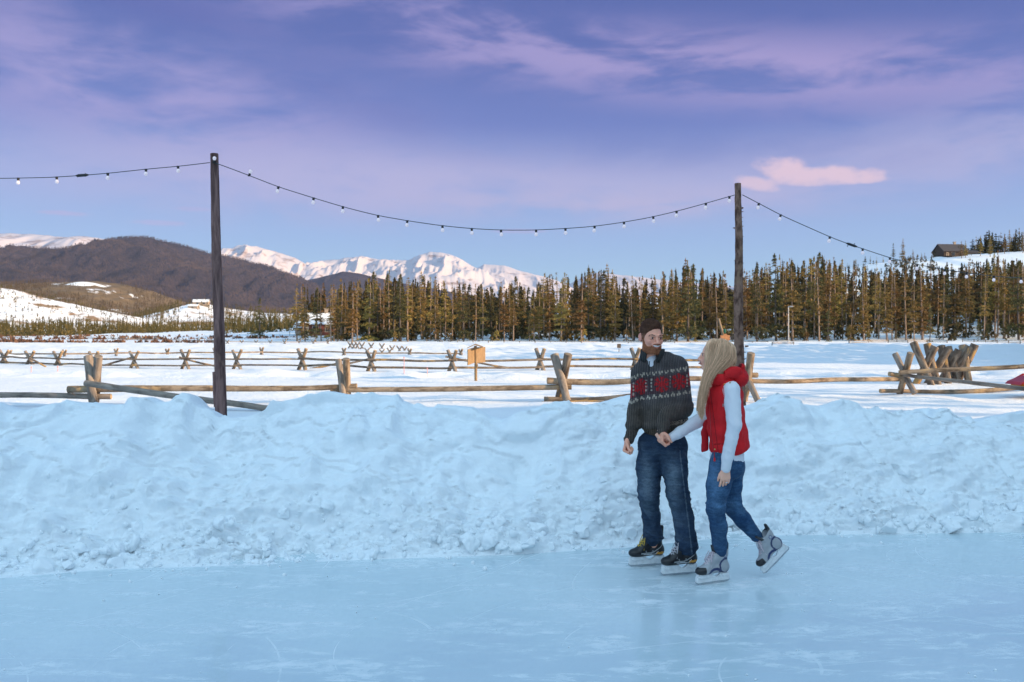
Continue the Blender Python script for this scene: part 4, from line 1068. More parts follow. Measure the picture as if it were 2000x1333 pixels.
LOOK = {'tallA': 'slender green gold pine', 'tallB': 'full green gold pine', 'tallC': 'high crowned pine', 'sprA': 'dark conical spruce', 'sprB': 'golden conical spruce', 'bareA': 'thin nearly bare pine',
        'bareB': 'ragged thin pine', 'young': 'young golden spruce', 'youngD': 'young dark spruce', 'ridge': 'dark bushy pine', 'ridge2': 'dark open crowned pine'}
TREES = []
def tree(key, x, y, h, wide=1.0, zone=None, px=None, z=None, lean=0.0):
    H, cm, tm = KIND[key]; s = h / H
    o = bpy.data.objects.new('pine_tree' if key[:3] not in ('spr', 'you') else 'spruce_tree', None); COL.objects.link(o)
    o.location = (x, y, (ground_z(x, y) if z is None else z) - .05); o.rotation_euler = (lean, rng.normal(0, .012), rng.random() * 6.28); o.scale = (s * wide, s * wide, s)
    for nm, me in (('crown', cm), ('trunk', tm)):
        c_ = bpy.data.objects.new(nm, me); COL.objects.link(c_); c_.parent = o
    TREES.append([o, key, 1000 + F_PX * x / y if px is None else px, y, h, zone]); return o
TOP = [(585, 566), (600, 560), (640, 556), (700, 545), (772, 534), (800, 545), (830, 538), (870, 552), (900, 556), (970, 560), (1000, 550), (1040, 560), (1076, 530), (1110, 540), (1142, 528), (1178, 518), (1210, 545), (1255, 548), (1290, 536), (1318, 526), (1335, 516),
       (1353, 518), (1380, 528), (1405, 530), (1430, 545), (1462, 530), (1500, 512), (1540, 500), (1562, 508), (1602, 496), (1640, 512), (1680, 518), (1740, 522), (1800, 520), (1850, 512), (1900, 512), (1952, 500), (2000, 510), (2150, 500)]
TX = [p[0] for p in TOP]; TY = [p[1] for p in TOP]
keys_f = ['tallA', 'tallB', 'tallC', 'sprA', 'sprB', 'bareA', 'bareB']; pw_f = np.array([.20, .20, .12, .19, .08, .09, .12])
def place_row(n, d0, d1, drop0, drop1, zone, x0=588, x1=2020, kk=keys_f, pp=pw_f):
    xs_ = np.linspace(x0, x1, n) + rng.normal(0, (x1 - x0) / n * .6, n)
    for px in xs_:
        d = rng.uniform(d0, d1)
        if 600 < px < 650 and rng.random() < .35: continue
        d_ = d + max(0, (px - 1500)) * .01
        x = (px - 1000) / F_PX * d_; z = ground_z(x, d_)
        top = np.interp(px, TX, TY) + rng.uniform(drop0, drop1) * rng.random() ** .6
        h = CAM_H - (top - HOR) / F_PX * d_ - z
        key = rng.choice(kk, p=pp)
        tree(key, x, d_, max(3.5, h), rng.uniform(.85, 1.3) * (11 / max(h, 7)) ** .5, zone, px)
place_row(88, 147, 156, -14, 34, 'front')
place_row(86, 158, 172, -14, 18, 'middle')
place_row(50, 174, 190, -14, 12, 'back')
for px in list(np.linspace(600, 1990, 26) + rng.normal(0, 18, 26)):
    d = rng.uniform(143, 149); x = (px - 1000) / F_PX * d; tree('young' if rng.random() < .6 else 'youngD', x, d, rng.uniform(2.0, 5.0) * (1.3 if px > 1600 else .9), rng.uniform(.6, .85), 'young', px)
# individual standouts
for key, px, top, d in (('sprA', 508, 582, 165), ('bareB', 566, 600, 180), ('sprA', 596, 560, 150)):
    x = (px - 1000) / F_PX * d; z = ground_z(x, d); tree(key, x, d, CAM_H - (top - HOR) / F_PX * d - z, 1.5 if px == 508 else .8, 'lone', px)
# ridge on the right
RX = [(1678, 506, 'ridge2', 20), (1692, 476, 'bareA', 0)]
for px in [1610, 1625, 1640, 1655, 1668, 1690, 1700, 1712, 1725, 1745, 1758, 1764, 1776, 1783, 1800, 1806, 1838, 1868, 1878, 1886, 1900, 1908, 1915, 1928, 1934, 1945, 1955, 1962, 1972, 1980, 1990, 1998, 2010, 2030, 2046, 2064, 2085, 2105, 2130, 2155, 2180, 2210, 2240]:
    d = 325 + rng.uniform(-6, 14); x = (px - 1000) / F_PX * d; z = ground_z(x, d)
    hp = {1745: 40, 1764: 48, 1783: 28}.get(px, np.interp(px, [1600, 1740, 1800, 1870, 1900, 1930, 2000], [12, 18, 16, 28, 38, 48, 52]) * rng.uniform(.75, 1.1))
    k = 'tallB' if px > 1740 and rng.random() < .5 else 'sprA' if px in (1745, 1764, 1783, 1610, 1655, 1700) else ('ridge' if rng.random() < .6 else 'tallA')
    tree(k, x, d, hp / F_PX * d, 1.25 if px > 1860 else 1.0, 'ridge', px)
# labels: each tree is found by its row and its place between two landmarks
LM = [(-1e9, 585, 'left of the red cabin'), (585, 700, 'beside the red cabin'), (700, 929, 'from red cabin to information box'), (929, 1100, 'right of the information box'), (1100, 1272, 'left of the man'),
      (1272, 1441, 'between man and right pole'), (1441, 1540, 'between right pole and lamp post'), (1540, 1700, 'right of the lamp post'), (1700, 1860, 'above the log bucks'), (1860, 1e9, 'nearest the right edge')]
ORD = 'first second third fourth fifth sixth seventh eighth ninth tenth eleventh twelfth thirteenth fourteenth fifteenth sixteenth seventeenth eighteenth nineteenth twentieth'.split()
ORD = ORD + ['twenty-' + o for o in ORD[:9]] + ['thirtieth'] + ['thirty-' + o for o in ORD[:9]]
ROWN = {'front': 'front row', 'middle': 'second row', 'back': 'rear row', 'young': 'understory'}
for zone in ROWN:
    for a, b_, nm in LM:
        L_ = sorted([t for t in TREES if t[5] == zone and a <= t[2] < b_], key=lambda t: t[2])
        for i, t in enumerate(L_):
            tag(t[0], f"{LOOK[t[1]]}, {ORD[i]} in {ROWN[zone]} {nm}", 'tree', 'pines of the forest behind the snow field')
L_ = sorted([t for t in TREES if t[5] == 'ridge'], key=lambda t: t[2])
La = [t for t in L_ if t[2] < 1740]; Lb = [t for t in L_ if 1740 <= t[2] < 1860]; Lc = [t for t in L_ if t[2] >= 1860]
for LL, nm in ((La, 'on the low left end of the ridge'), (Lb, 'on the ridge left of the lodge'), (Lc, 'on the ridge right of the lodge')):
    for i, t in enumerate(LL): tag(t[0], f"{LOOK[t[1]]}, {ORD[i]} from the left {nm}", 'tree', 'dark trees along the ridge at upper right')
lone = [t for t in TREES if t[5] == 'lone']
for t, lb in zip(lone, ('lone pine standing on the snow well left of the red cabin', 'thin half bare pine between the lone pine and the red cabin', 'dark tall spruce at the very left end of the forest, before the shed')): tag(t[0], lb, 'tree')
# pines outside the photo to the right: their long shadows stripe the field
off = [(28, 14.5, 10), (33, 17, 9), (38, 19, 10), (31, 20, 10), (42, 16, 10), (36, 24, 10), (45, 22, 11)] + [(float(x), float(y), float(h)) for x, y, h in zip(rng.uniform(40, 66, 46), rng.uniform(26, 74, 46), rng.uniform(9, 13, 46)) if x > 30 + y * .30] + [(26, 9.5, 9), (30, 11.5, 10), (36, 12, 9), (23, 12.2, 7), (44, 13, 11), (50, 11, 10), (58, 16, 11), (66, 26, 11), (72, 32, 12), (60, 38, 11), (68, 44, 12), (75, 50, 12), (58, 46, 10), (80, 58, 12), (62, 54, 11), (70, 62, 12), (84, 66, 12), (66, 70, 11), (90, 78, 12), (76, 74, 11)]
for i, (x, y, h) in enumerate(off):
    o = tree(['tallB', 'sprA', 'tallA'][i % 3], x, y, h, 1.0, 'off'); tag(o, 'tall pine standing out of view beyond the right edge', 'tree', 'pines standing beyond the right edge')

# ---------------------------------------------------------------- forest and scrub too many to count
def mass(name, items, mat, label, tri=26, seed=3, cat='forest', ragged=.28, smin=.12):
    """items: (x, y, z, height, radius) arrays; every tree a ragged cone of small faces"""
    r = np.random.default_rng(seed); it = np.array(items); n = len(it)
    t = r.random((n, tri)) ** 1.0
    a = r.random((n, tri)) * 6.283; h = it[:, 3:4]; rad = it[:, 4:5]
    R_ = rad * (1 - t * .93) * (.45 + .6 * r.random((n, tri)))
    c_ = np.stack([it[:, 0:1] + np.cos(a) * R_, it[:, 1:2] + np.sin(a) * R_, it[:, 2:3] + h * (.04 + .9 * t)], -1)
    s = (rad * .55 * (1 - t * .6) + smin)[..., None]
    d1 = r.normal(size=c_.shape); d1[..., 0] += np.cos(a); d1[..., 1] += np.sin(a); d1 /= np.linalg.norm(d1, axis=-1)[..., None]; d2 = np.cross(d1, r.normal(size=c_.shape)); d2 /= np.linalg.norm(d2, axis=-1)[..., None]
    d2[..., 2] += .8
    V = np.stack([c_ - d1 * s * .7, c_ + d2 * s * .9, c_ + d1 * s * .7], 2).reshape(-1, 3)
    # a leader so each keeps a pointed top
    tp = it[:, :3] + np.array([0, 0, 1]) * it[:, 3:4]; w = it[:, 4:5] * .22
    lead = np.stack([tp - np.array([0, 0, 1]) * it[:, 3:4] * .45 - w * [1, 0, 0], tp - np.array([0, 0, 1]) * it[:, 3:4] * .45 + w * [1, 0.3, 0], tp], 1).reshape(-1, 3)
    tk = it[:, :3]; w2 = it[:, 4:5] * .1
    trk = np.stack([tk - w2 * [1, 0, 0], tk + w2 * [1, 0, 0], tk + np.array([0, 0, 1]) * it[:, 3:4] * .8], 1).reshape(-1, 3)
    V = np.concatenate([V, lead, trk]); o = obj(name, mesh_np(name, V, np.arange(len(V)).reshape(-1, 3), smooth=False), mat); tag(o, label, cat, kind='stuff'); return o
def mass_mat(name, stops, sc):
    b = NB(name); v = b.coord(); b.base(b.ramp(b.noise(v, sc, 6, .7), stops)); b.set(Roughness=.9, Specular_IOR_Level=.1); return b.m
M_MASS1 = mass_mat('inner_forest', [(.38, (.030, .034, .020)), (.66, (.14, .092, .034))], .6)  # colour lowered to carry the shade inside the forest
M_MASS2 = mass_mat('plain_forest', [(.35, (.06, .055, .02)), (.65, (.15, .11, .04))], .08)
M_MASS3 = mass_mat('foothill_forest', [(.35, (.07, .052, .028)), (.65, (.16, .11, .06))], .02)
M_MASS4 = mass_mat('mountain_forest', [(.35, (.022, .024, .026)), (.65, (.15, .105, .085))], .004)
M_MASS5 = mass_mat('dark_forest', [(.35, (.03, .035, .022)), (.65, (.08, .068, .030))], .3)
M_WILL = mass_mat('willow', [(.35, (.10, .05, .035)), (.65, (.20, .12, .08))], .3)
it = []
for _ in range(1250):
    px = rng.uniform(600, 2500); d = rng.uniform(176, 262) + max(0, px - 2060) * .12; x = (px - 1000) / F_PX * d; z = ground_z(x, d)
    if d > 200 and rng.random() < .35: continue
    top = np.interp(px, TX, TY) + rng.uniform(-6, 34); h = min(15, CAM_H - (top - HOR) / F_PX * d - z)
    if h > 2: it.append((x, d, z - .2, h, rng.uniform(.8, 1.35)))
mass('inner_forest', it, M_MASS1, 'dense pines deep inside the forest behind the nearer trees', 170, 5, ragged=.3, smin=.04)
it = []
for _ in range(520):
    px = rng.uniform(655, 2080); d = rng.uniform(150, 200); x = (px - 1000) / F_PX * d
    it.append((x, d, ground_z(x, d) - .1, rng.uniform(1.2, 4.5) * (1 if px < 1500 else 1.25), rng.uniform(.45, .9)))
mass('forest_understory', it, M_MASS1, 'low young pines filling the foot of the forest', 60, 15, smin=.05)
it = []
for _ in range(3800):
    px = rng.uniform(-60, 640); d = 210 + 330 * rng.random() ** 1.3; x = (px - 1000) / F_PX * d
    zb = -.9; dens = fbm(np.array([[x * .02, d * .02, 0]]), 2, 401)[0]
    if d < 260 and px < 420: continue
    if dens < -.25: continue
    it.append((x, d, zb, rng.uniform(3, 8) * (d / 400) ** .3, rng.uniform(.5, 1.0)))
mass('valley_forest', it, M_MASS2, 'band of small golden pines across the valley floor at left', 16, 6)
it = []
for _ in range(16000):
    px = rng.uniform(-200, 640); d = rng.uniform(1000, 1900); x = (px - 1000) / F_PX * d
    if ((px - 180) / 78) ** 2 + ((d - 1830) / 66) ** 2 < 1.0 and d < 1900: continue
    if px > 100 and px < 260 and d > 1640 and d < 1830: 
        if rng.random() < .85: continue
    z = float(z_b3(np.array(x), np.array(d)))
    it.append((x, d, z - .5, rng.uniform(6, 12), rng.uniform(1.4, 2.6)))
mass('foothill_forest', it, M_MASS3, 'brown and green woods covering the foothill at left', 4, 7)
it = []
for _ in range(1500):
    px = rng.uniform(-200, 380); d = rng.uniform(520, 770); x = (px - 1000) / F_PX * d
    if fbm(np.array([[x * .03, d * .03, 0]]), 3, 411)[0] < .0 and rng.random() < .8: continue
    it.append((x, d, float(z_b4(np.array(x), np.array(d))) - .3, rng.uniform(2.5, 7), rng.uniform(.8, 1.6)))
for _ in range(1300):
    px = rng.uniform(260, 740); d = rng.uniform(800, 1010); x = (px - 1000) / F_PX * d
    if 350 < px < 430 and d < 975 and rng.random() < .8: continue
    it.append((x, d, float(z_b5(np.array(x), np.array(d))) - .3, rng.uniform(5, 10), rng.uniform(1.2, 2.2)))
mass('slope_scrub', it, M_MASS2, 'scattered small pines and scrub on the snowy slope and knoll at left', 8, 8)
n_ = 52000
pxs = rng.uniform(-300, 790, n_); ds_ = rng.uniform(3100, 5050, n_); xs_ = (pxs - 1000) / F_PX * ds_ 
zz = z_b1(xs_, ds_); k = zz > 15
it = np.stack([xs_, ds_, zz - 2, rng.uniform(10, 18, n_), rng.uniform(4, 7, n_)], 1)[k]
mass('mountain_forest', it, M_MASS4, 'dark conifer forest covering the big rounded mountain at left', 2, 9)
it = []
for _ in range(260):
    px = rng.uniform(1868, 2300); d = rng.uniform(330, 385); x = (px - 1000) / F_PX * d
    it.append((x, d, ground_z(x, d) - .3, rng.uniform(5, 9.5) * np.interp(px, [1868, 1920], [.6, 1]), rng.uniform(.9, 1.6)))
mass('ridge_forest', it, M_MASS5, 'dense dark wood along the hilltop behind the nearer ridge trees', 70, 22, smin=.08)
it = []
for _ in range(150):
    px = rng.uniform(1560, 1830); d = rng.uniform(290, 330); x = (px - 1000) / F_PX * d
    it.append((x, d, ground_z(x, d), rng.uniform(1, 3), rng.uniform(.4, .8)))
mass('ridge_brush', it, M_MASS1, 'small dark brush dotting the crest of the snowy hillside', 20, 12)
it = []
for _ in range(1500):
    px = rng.uniform(-100, 660); d = rng.uniform(165, 215); x = (px - 1000) / F_PX * d
    if fbm(np.array([[x * .03, d * .08, 0]]), 3, 431)[0] < .02: continue
    it.append((x, d, float(field_z(np.array(x), np.array(min(d, 209)))) - .1, rng.uniform(.3, 1.0), rng.uniform(.4, .9)))
for _ in range(500):
    px = rng.uniform(-100, 430); d = rng.uniform(118, 128); x = (px - 1000) / F_PX * d
    if px > 120 and rng.random() < .8: continue
    it.append((x, d, float(field_z(np.array(x), np.array(d))) - .1, rng.uniform(.15, .4), rng.uniform(.3, .6)))
mass('willow_scrub', it, M_WILL, 'low rust red willow scrub in front of the valley forest at left', 14, 11, cat='scrub')

it = []
for _ in range(170):
    y = rng.uniform(34, 82); x = .56 * y + rng.uniform(6, 40); it.append((x, y, ground_z(x, y) - .2, rng.uniform(8, 14), rng.uniform(1.0, 1.7)))
mass('roadside_wood', it, M_MASS1, 'pine wood standing out of view beyond the right edge', 130, 41, smin=.1)
# ================================================================ people
DM, DW = 6.83, 6.50
def pm(px, py, dy=0.0): return P(px, py, DM + dy)
def pw(px, py, dy=0.0): return P(px, py, DW + dy)
def to_px(V): return 1000 + F_PX * V[:, 0] / V[:, 1], HOR - (V[:, 2] - CAM_H) * F_PX / V[:, 1]
def skin_mat(name):
    b = NB(name); b.base(b.vcol()); b.set(Roughness=.5, Specular_IOR_Level=.35)
    b.set(Subsurface_Weight=.12, Subsurface_Radius=(.9, .35, .2), Subsurface_Scale=.01); v = b.coord(); b.bump(b.noise(v, 300, 2, .5), .15, .001); return b.m
def cloth_mat(name, rough=.85, kind='plain', sheen=.0):
    b = NB(name); v = b.coord(); c_ = b.vcol()
    if kind == 'knit':
        w = b.n('ShaderNodeTexWave', wave_type='BANDS', bands_direction='X', Scale=26.0, Distortion=1.5, Detail=2.0); b.link(v, w.inputs['Vector'])
        n_ = b.noise(v, 170, 3, .7); h = b.math('ADD', b.math('MULTIPLY', w.outputs['Fac'], .5), n_)
        c_ = b.mix(b.ramp(h, [(.55, (0, 0, 0)), (1.15, (1, 1, 1))]), b.mix(1.0, c_, (.55, .55, .55), 'MULTIPLY'), b.mix(1.0, c_, (1.35, 1.35, 1.35), 'MULTIPLY'))
        b.bump(h, .9, .006)
    elif kind == 'denim':
        n_ = b.noise(b.coord(scale=(1, 1, .35)), 260, 3, .7); n2 = b.noise(b.coord(scale=(1, 1, 2.2)), 28, 4, .6)
        c_ = b.mix(b.ramp(b.math('ADD', b.math('MULTIPLY', n_, .6), b.math('MULTIPLY', n2, .5)), [(.40, (0, 0, 0)), (.72, (1, 1, 1))]), b.mix(1.0, c_, (.6, .62, .66), 'MULTIPLY'), b.mix(1.0, c_, (1.45, 1.42, 1.36), 'MULTIPLY'))
        b.bump(b.math('ADD', n_, b.math('MULTIPLY', n2, 1.4)), .5, .004)
    elif kind == 'puffy':
        b.bump(b.math('ADD', b.noise(v, 22, 3, .5), b.math('MULTIPLY', b.noise(v, 160, 3, .6), .2)), .6, .012)
    else: b.bump(b.noise(b.coord(scale=(1, 1, .5)), 16, 3, .5), .35, .012)
    b.base(c_); b.set(Roughness=rough, Sheen_Weight=sheen, Specular_IOR_Level=.25); return b.m
def hair_mat(name, rough=.45):
    b = NB(name); b.base(b.vcol()); b.set(Roughness=rough, Specular_IOR_Level=.5); return b.m
def hair_only(name):
    b = NB(name); b.base(b.vcol()); b.set(Roughness=.75, Specular_IOR_Level=.12); return b.m
M_SKIN = skin_mat('skin'); M_KNIT = cloth_mat('wool_knit', kind='knit'); M_DENIM = cloth_mat('denim', kind='denim'); M_VEST = cloth_mat('vest_cloth', .75, 'puffy'); M_SHIRT = cloth_mat('white_jersey', .8)
M_HAIR = hair_only('hair'); M_PLAIN = hair_mat('painted', .4)
M_EYE = simple('eye_white', (.75, .73, .70), .2); M_TOOTH = simple('teeth', (.85, .83, .78), .25); M_STEEL = simple('steel', (.55, .56, .58), .25, 1.0)
M_HOLD = simple('white_plastic', (.74, .76, .77), .35, var=.12, vscale=30); M_RING = simple('silver_ring', (.8, .8, .8), .15, 1.0); M_GOLD = simple('brass', (.6, .42, .15), .3, 1.0)

def smesh(name, S, mat, parent, colf=None, disp=None, rel=1, M=None):
    V, Q = S.mesh()
    if rel: V = relax(V, Q, rel)
    if disp is not None: V = V + vnormals(V, Q) * disp(V)[:, None]
    C = colf(V) if colf else None
    if M is not None: V = V @ np.array(M.to_3x3()).T + np.array(M.to_translation())
    return obj(name, mesh_np(name, V, Q, col=C), mat, parent)

SKINC = np.array([.86, .40, .27])
def head_sdf(female=False):
    S = SDF((-.12, -.15, -.24), (.12, .15, .16), .0028)
    f = female
    S.ell((0, .014, .030), (.070 if not f else .076, .090 if not f else .097, .086), 0)
    S.ell((0, -.030, -.030), (.060 if f else .063, .060, .082), .03)
    S.cap((-.034, -.025, -.082), (.034, -.025, -.082), .020 if f else .027, .020 if f else .027, .03)
    S.cap((-.010, -.066, -.100), (.010, -.066, -.100), .014 if f else .018, .014 if f else .018, .025)
    for s in (-1, 1):
        S.ell((s * .044, -.062, -.032), (.021, .020, .019), .018)
        S.ell((s * .032, -.099, -.001), (.017, .015, .010), .010, 'sub')
        S.ell((s * .032, -.081, -.001), (.0145, .012, .010), .004)
        S.cap((s * .018, -.0905, .0074), (s * .046, -.082, .0060), .0056, .0050, .004)
        S.cap((s * .019, -.0875, -.0092), (s * .045, -.082, -.0074), .0056, .0050, .004)
        if not f: S.cap((s * .014, -.092, .018), (s * .048, -.078, .020), .009, .007, .012)
        S.ell((s * (.080 if f else .082), .008, -.006), (.009, .020, .031), .004, rot=Matrix.Rotation(-s * .35, 3, 'Z'))
        S.ell((s * (.088 if f else .092), .003, -.002), (.006, .011, .018), .004, 'sub', rot=Matrix.Rotation(-s * .35, 3, 'Z'))
        S.ell((s * .012, -.100, -.040), (.009, .010, .0075), .008)
    nl = .110 if f else .113
    S.cap((0, -.086, .004), (0, -nl, -.034), .008, .0105 if not f else .009, .010)
    S.ell((0, -.088, -.060), (.028, .016, .020), .015)
    # open smile: lips around a parted mouth
    S.ell((0, -.106, -.0605), (.027, .018, .0075), .003, 'sub')
    for s in (-1, 1):
        S.cap((0, -.1055, -.0515), (s * .028, -.092, -.0505), .0036, .0026, .004)
        S.cap((0, -.1045, -.0705), (s * .027, -.092, -.056), .0046, .0026, .004)
    S.cap((0, .018, -.07), (.006, .022, -.25), .044 if f else .052, .048 if f else .055, .03)
    return S
def region(S, fn, grow, noise=0.0, seed=0, sc=60):
    """shell of a head field inside a region (hair, beard)"""
    s, X = S._sub(S.lo, S.lo + S.vox * S.n); T_ = SDF(S.lo, S.lo + S.vox * (S.n - 1), S.vox); T_.n = S.n
    g = grow(X); 
    if noise: g = g + noise * fbm(X * sc, 3, seed)
    T_.F = np.maximum(S.F - g, fn(X)).astype(np.float32); return T_
def skin_col(V, female=False, beard=False, h=True):
    C = np.tile(SKINC, (len(V), 1))
    n_ = fbm(V * 25, 3, 7)[:, None]; C = C * (1 + .08 * n_)
    if h:
        x, y, z = V.T
        def put(m, c_, a): C[:] = C * (1 - (m * a)[:, None]) + np.array(c_) * (m * a)[:, None]
        g = lambda cx_, cy_, cz_, r: np.exp(-(((np.abs(x) - cx_) ** 2 + (y - cy_) ** 2 + (z - cz_) ** 2) / r ** 2))
        put(g(.045, -.075, -.035, .026), (.68, .26, .20), .5); put(g(0, -.112, -.036, .016), (.70, .27, .20), .5); put((np.abs(x) > .078).astype(float) * smooth01((.05 - np.abs(z)) / .02), (.70, .25, .20), .6)
        lip = ((np.abs(x) < .027) & (y < -.088) & (z < -.048) & (z > -.077)); put(smooth01(lip * 1.0), (.55, .17, .15), .8)
        mo = ((np.abs(x) < .024) & (y > -.099) & (y < -.08) & (z < -.055) & (z > -.067)); put(mo * 1.0, (.10, .03, .03), .9)
        put(np.exp(-(((np.abs(x) - .032) / .017) ** 2 + ((z - .0065) / .0035) ** 2)) * (y < -.06), (.06, .035, .03), .85)
        put(np.exp(-(((np.abs(x) - .032) / .016) ** 2 + ((z + .0095) / .004) ** 2)) * (y < -.06), (.30, .15, .11), .5)
    return C
def eyes(parent, M, col, s=1.0):
    for sx in (-1, 1):
        A = Acc(); N_ = 16
        V = []; C = []
        for i in range(9):
            a = math.pi * i / 8
            for k in range(N_):
                b_ = 2 * math.pi * k / N_; p = np.array([math.sin(a) * math.cos(b_), -math.cos(a), math.sin(a) * math.sin(b_)])
                V.append(p * .0118 + np.array([sx * .032, -.0822, -.001])); C.append((.01, .01, .01) if i < 1 else col if i < 3 else (.60, .56, .54))
        Fs = [(i * N_ + k, i * N_ + (k + 1) % N_, (i + 1) * N_ + (k + 1) % N_, (i + 1) * N_ + k) for i in range(8) for k in range(N_)]
        V = np.array(V) @ np.array(M.to_3x3()).T + np.array(M.to_translation()); A.add(V, Fs, np.array(C)); obj('eye', A.mesh('eye', smooth=True), M_PLAIN, parent)
def strands(name, paths, r0, cols, mat, parent, nseg=None):
    """many thin three sided hair strands as one mesh; paths: (n, m, 3)"""
    Pp = np.array(paths); n, m, _ = Pp.shape
    T_ = np.gradient(Pp, axis=1); T_ /= np.maximum(np.linalg.norm(T_, axis=2)[..., None], 1e-9)
    ref = np.array([.3, -1, .2]); s = np.cross(T_, ref); s /= np.maximum(np.linalg.norm(s, axis=2)[..., None], 1e-9); u = np.cross(s, T_)
    t = np.linspace(0, 1, m); rad = (r0 * (1 - .7 * t ** 3))[None, :, None]
    rings = [Pp + rad * (math.cos(a) * s + math.sin(a) * u) for a in (0, 2.094, 4.189)]
    V = np.stack(rings, 2).reshape(-1, 3)
    i = np.arange(n)[:, None, None] * m * 3 + np.arange(m - 1)[None, :, None] * 3; k = np.arange(3)[None, None]
    Q = np.stack([i + k, i + (k + 1) % 3, i + 3 + (k + 1) % 3, i + 3 + k], -1).reshape(-1, 4)
    C = np.repeat(np.array(cols)[:, None], m * 3, 1).reshape(-1, 3)
    return obj(name, mesh_np(name, V, Q, col=C), mat, parent)

def hand(S, w, F, N, Sd, curl, th=(.6, .65, .3), sc=1.0, tcurl=.4, spread=0.0, arm=.05):
    w, F, N, Sd = [np.array(v, float) for v in (w, F, N, Sd)]
    F /= np.linalg.norm(F); N -= F * (N @ F); N /= np.linalg.norm(N); Sd -= F * (Sd @ F) + N * (Sd @ N); Sd /= np.linalg.norm(Sd)
    offs = (.031, .0105, -.0105, -.029); ln = ((.042, .026, .021), (.046, .029, .022), (.043, .027, .021), (.033, .021, .018)); kd = (.084, .088, .084, .076)
    tips = []
    for i in range(4):
        kp = w + (F * kd[i] + Sd * offs[i]) * sc
        S.cap(w + Sd * offs[i] * .55 * sc, kp, .0145 * sc, .0115 * sc, .010)
        p = kp; a = 0; c_ = curl[i] if isinstance(curl[0], (tuple, list)) else curl
        Fd = F + Sd * offs[i] * spread * 10; Fd = Fd / np.linalg.norm(Fd); rr = (.0098, .0088, .0080, .0068)
        for j in range(3):
            a += math.radians(c_[j]); d = Fd * math.cos(a) + N * math.sin(a)
            q = p + d * ln[i][j] * sc; S.cap(p, q, rr[j] * sc, rr[j + 1] * sc, .0035); p = q
        tips.append(p)
    b_ = w + (F * .018 + Sd * .020) * sc
    d = F * th[0] + Sd * th[1] + N * th[2]; d /= np.linalg.norm(d); q = b_ + d * .044 * sc; S.cap(b_, q, .016 * sc, .012 * sc, .010)
    d2 = F * .85 + Sd * (th[1] * .4) + N * tcurl; d2 /= np.linalg.norm(d2); q2 = q + d2 * .033 * sc; S.cap(q, q2, .0115 * sc, .010 * sc, .004)
    d3 = F * .75 + N * (tcurl * 1.6); d3 /= np.linalg.norm(d3); S.cap(q2, q2 + d3 * .026 * sc, .010 * sc, .0075 * sc, .003)
    S.cap(w - F * arm * sc, w + F * .02 * sc, .023 * sc, .022 * sc, .012)
    return tips
def hand_sdf(w, r=.16): return SDF(np.array(w) - r, np.array(w) + r, .003)
def merge(parts):
    V = []; Q = []; C = []; n = 0
    for v, q, c_ in parts: V.append(v); Q.append(q + n); C.append(c_); n += len(v)
    return np.concatenate(V), np.concatenate(Q), np.concatenate(C)
def xf(V, M): return V @ np.array(M.to_3x3()).T + np.array(M.to_translation())

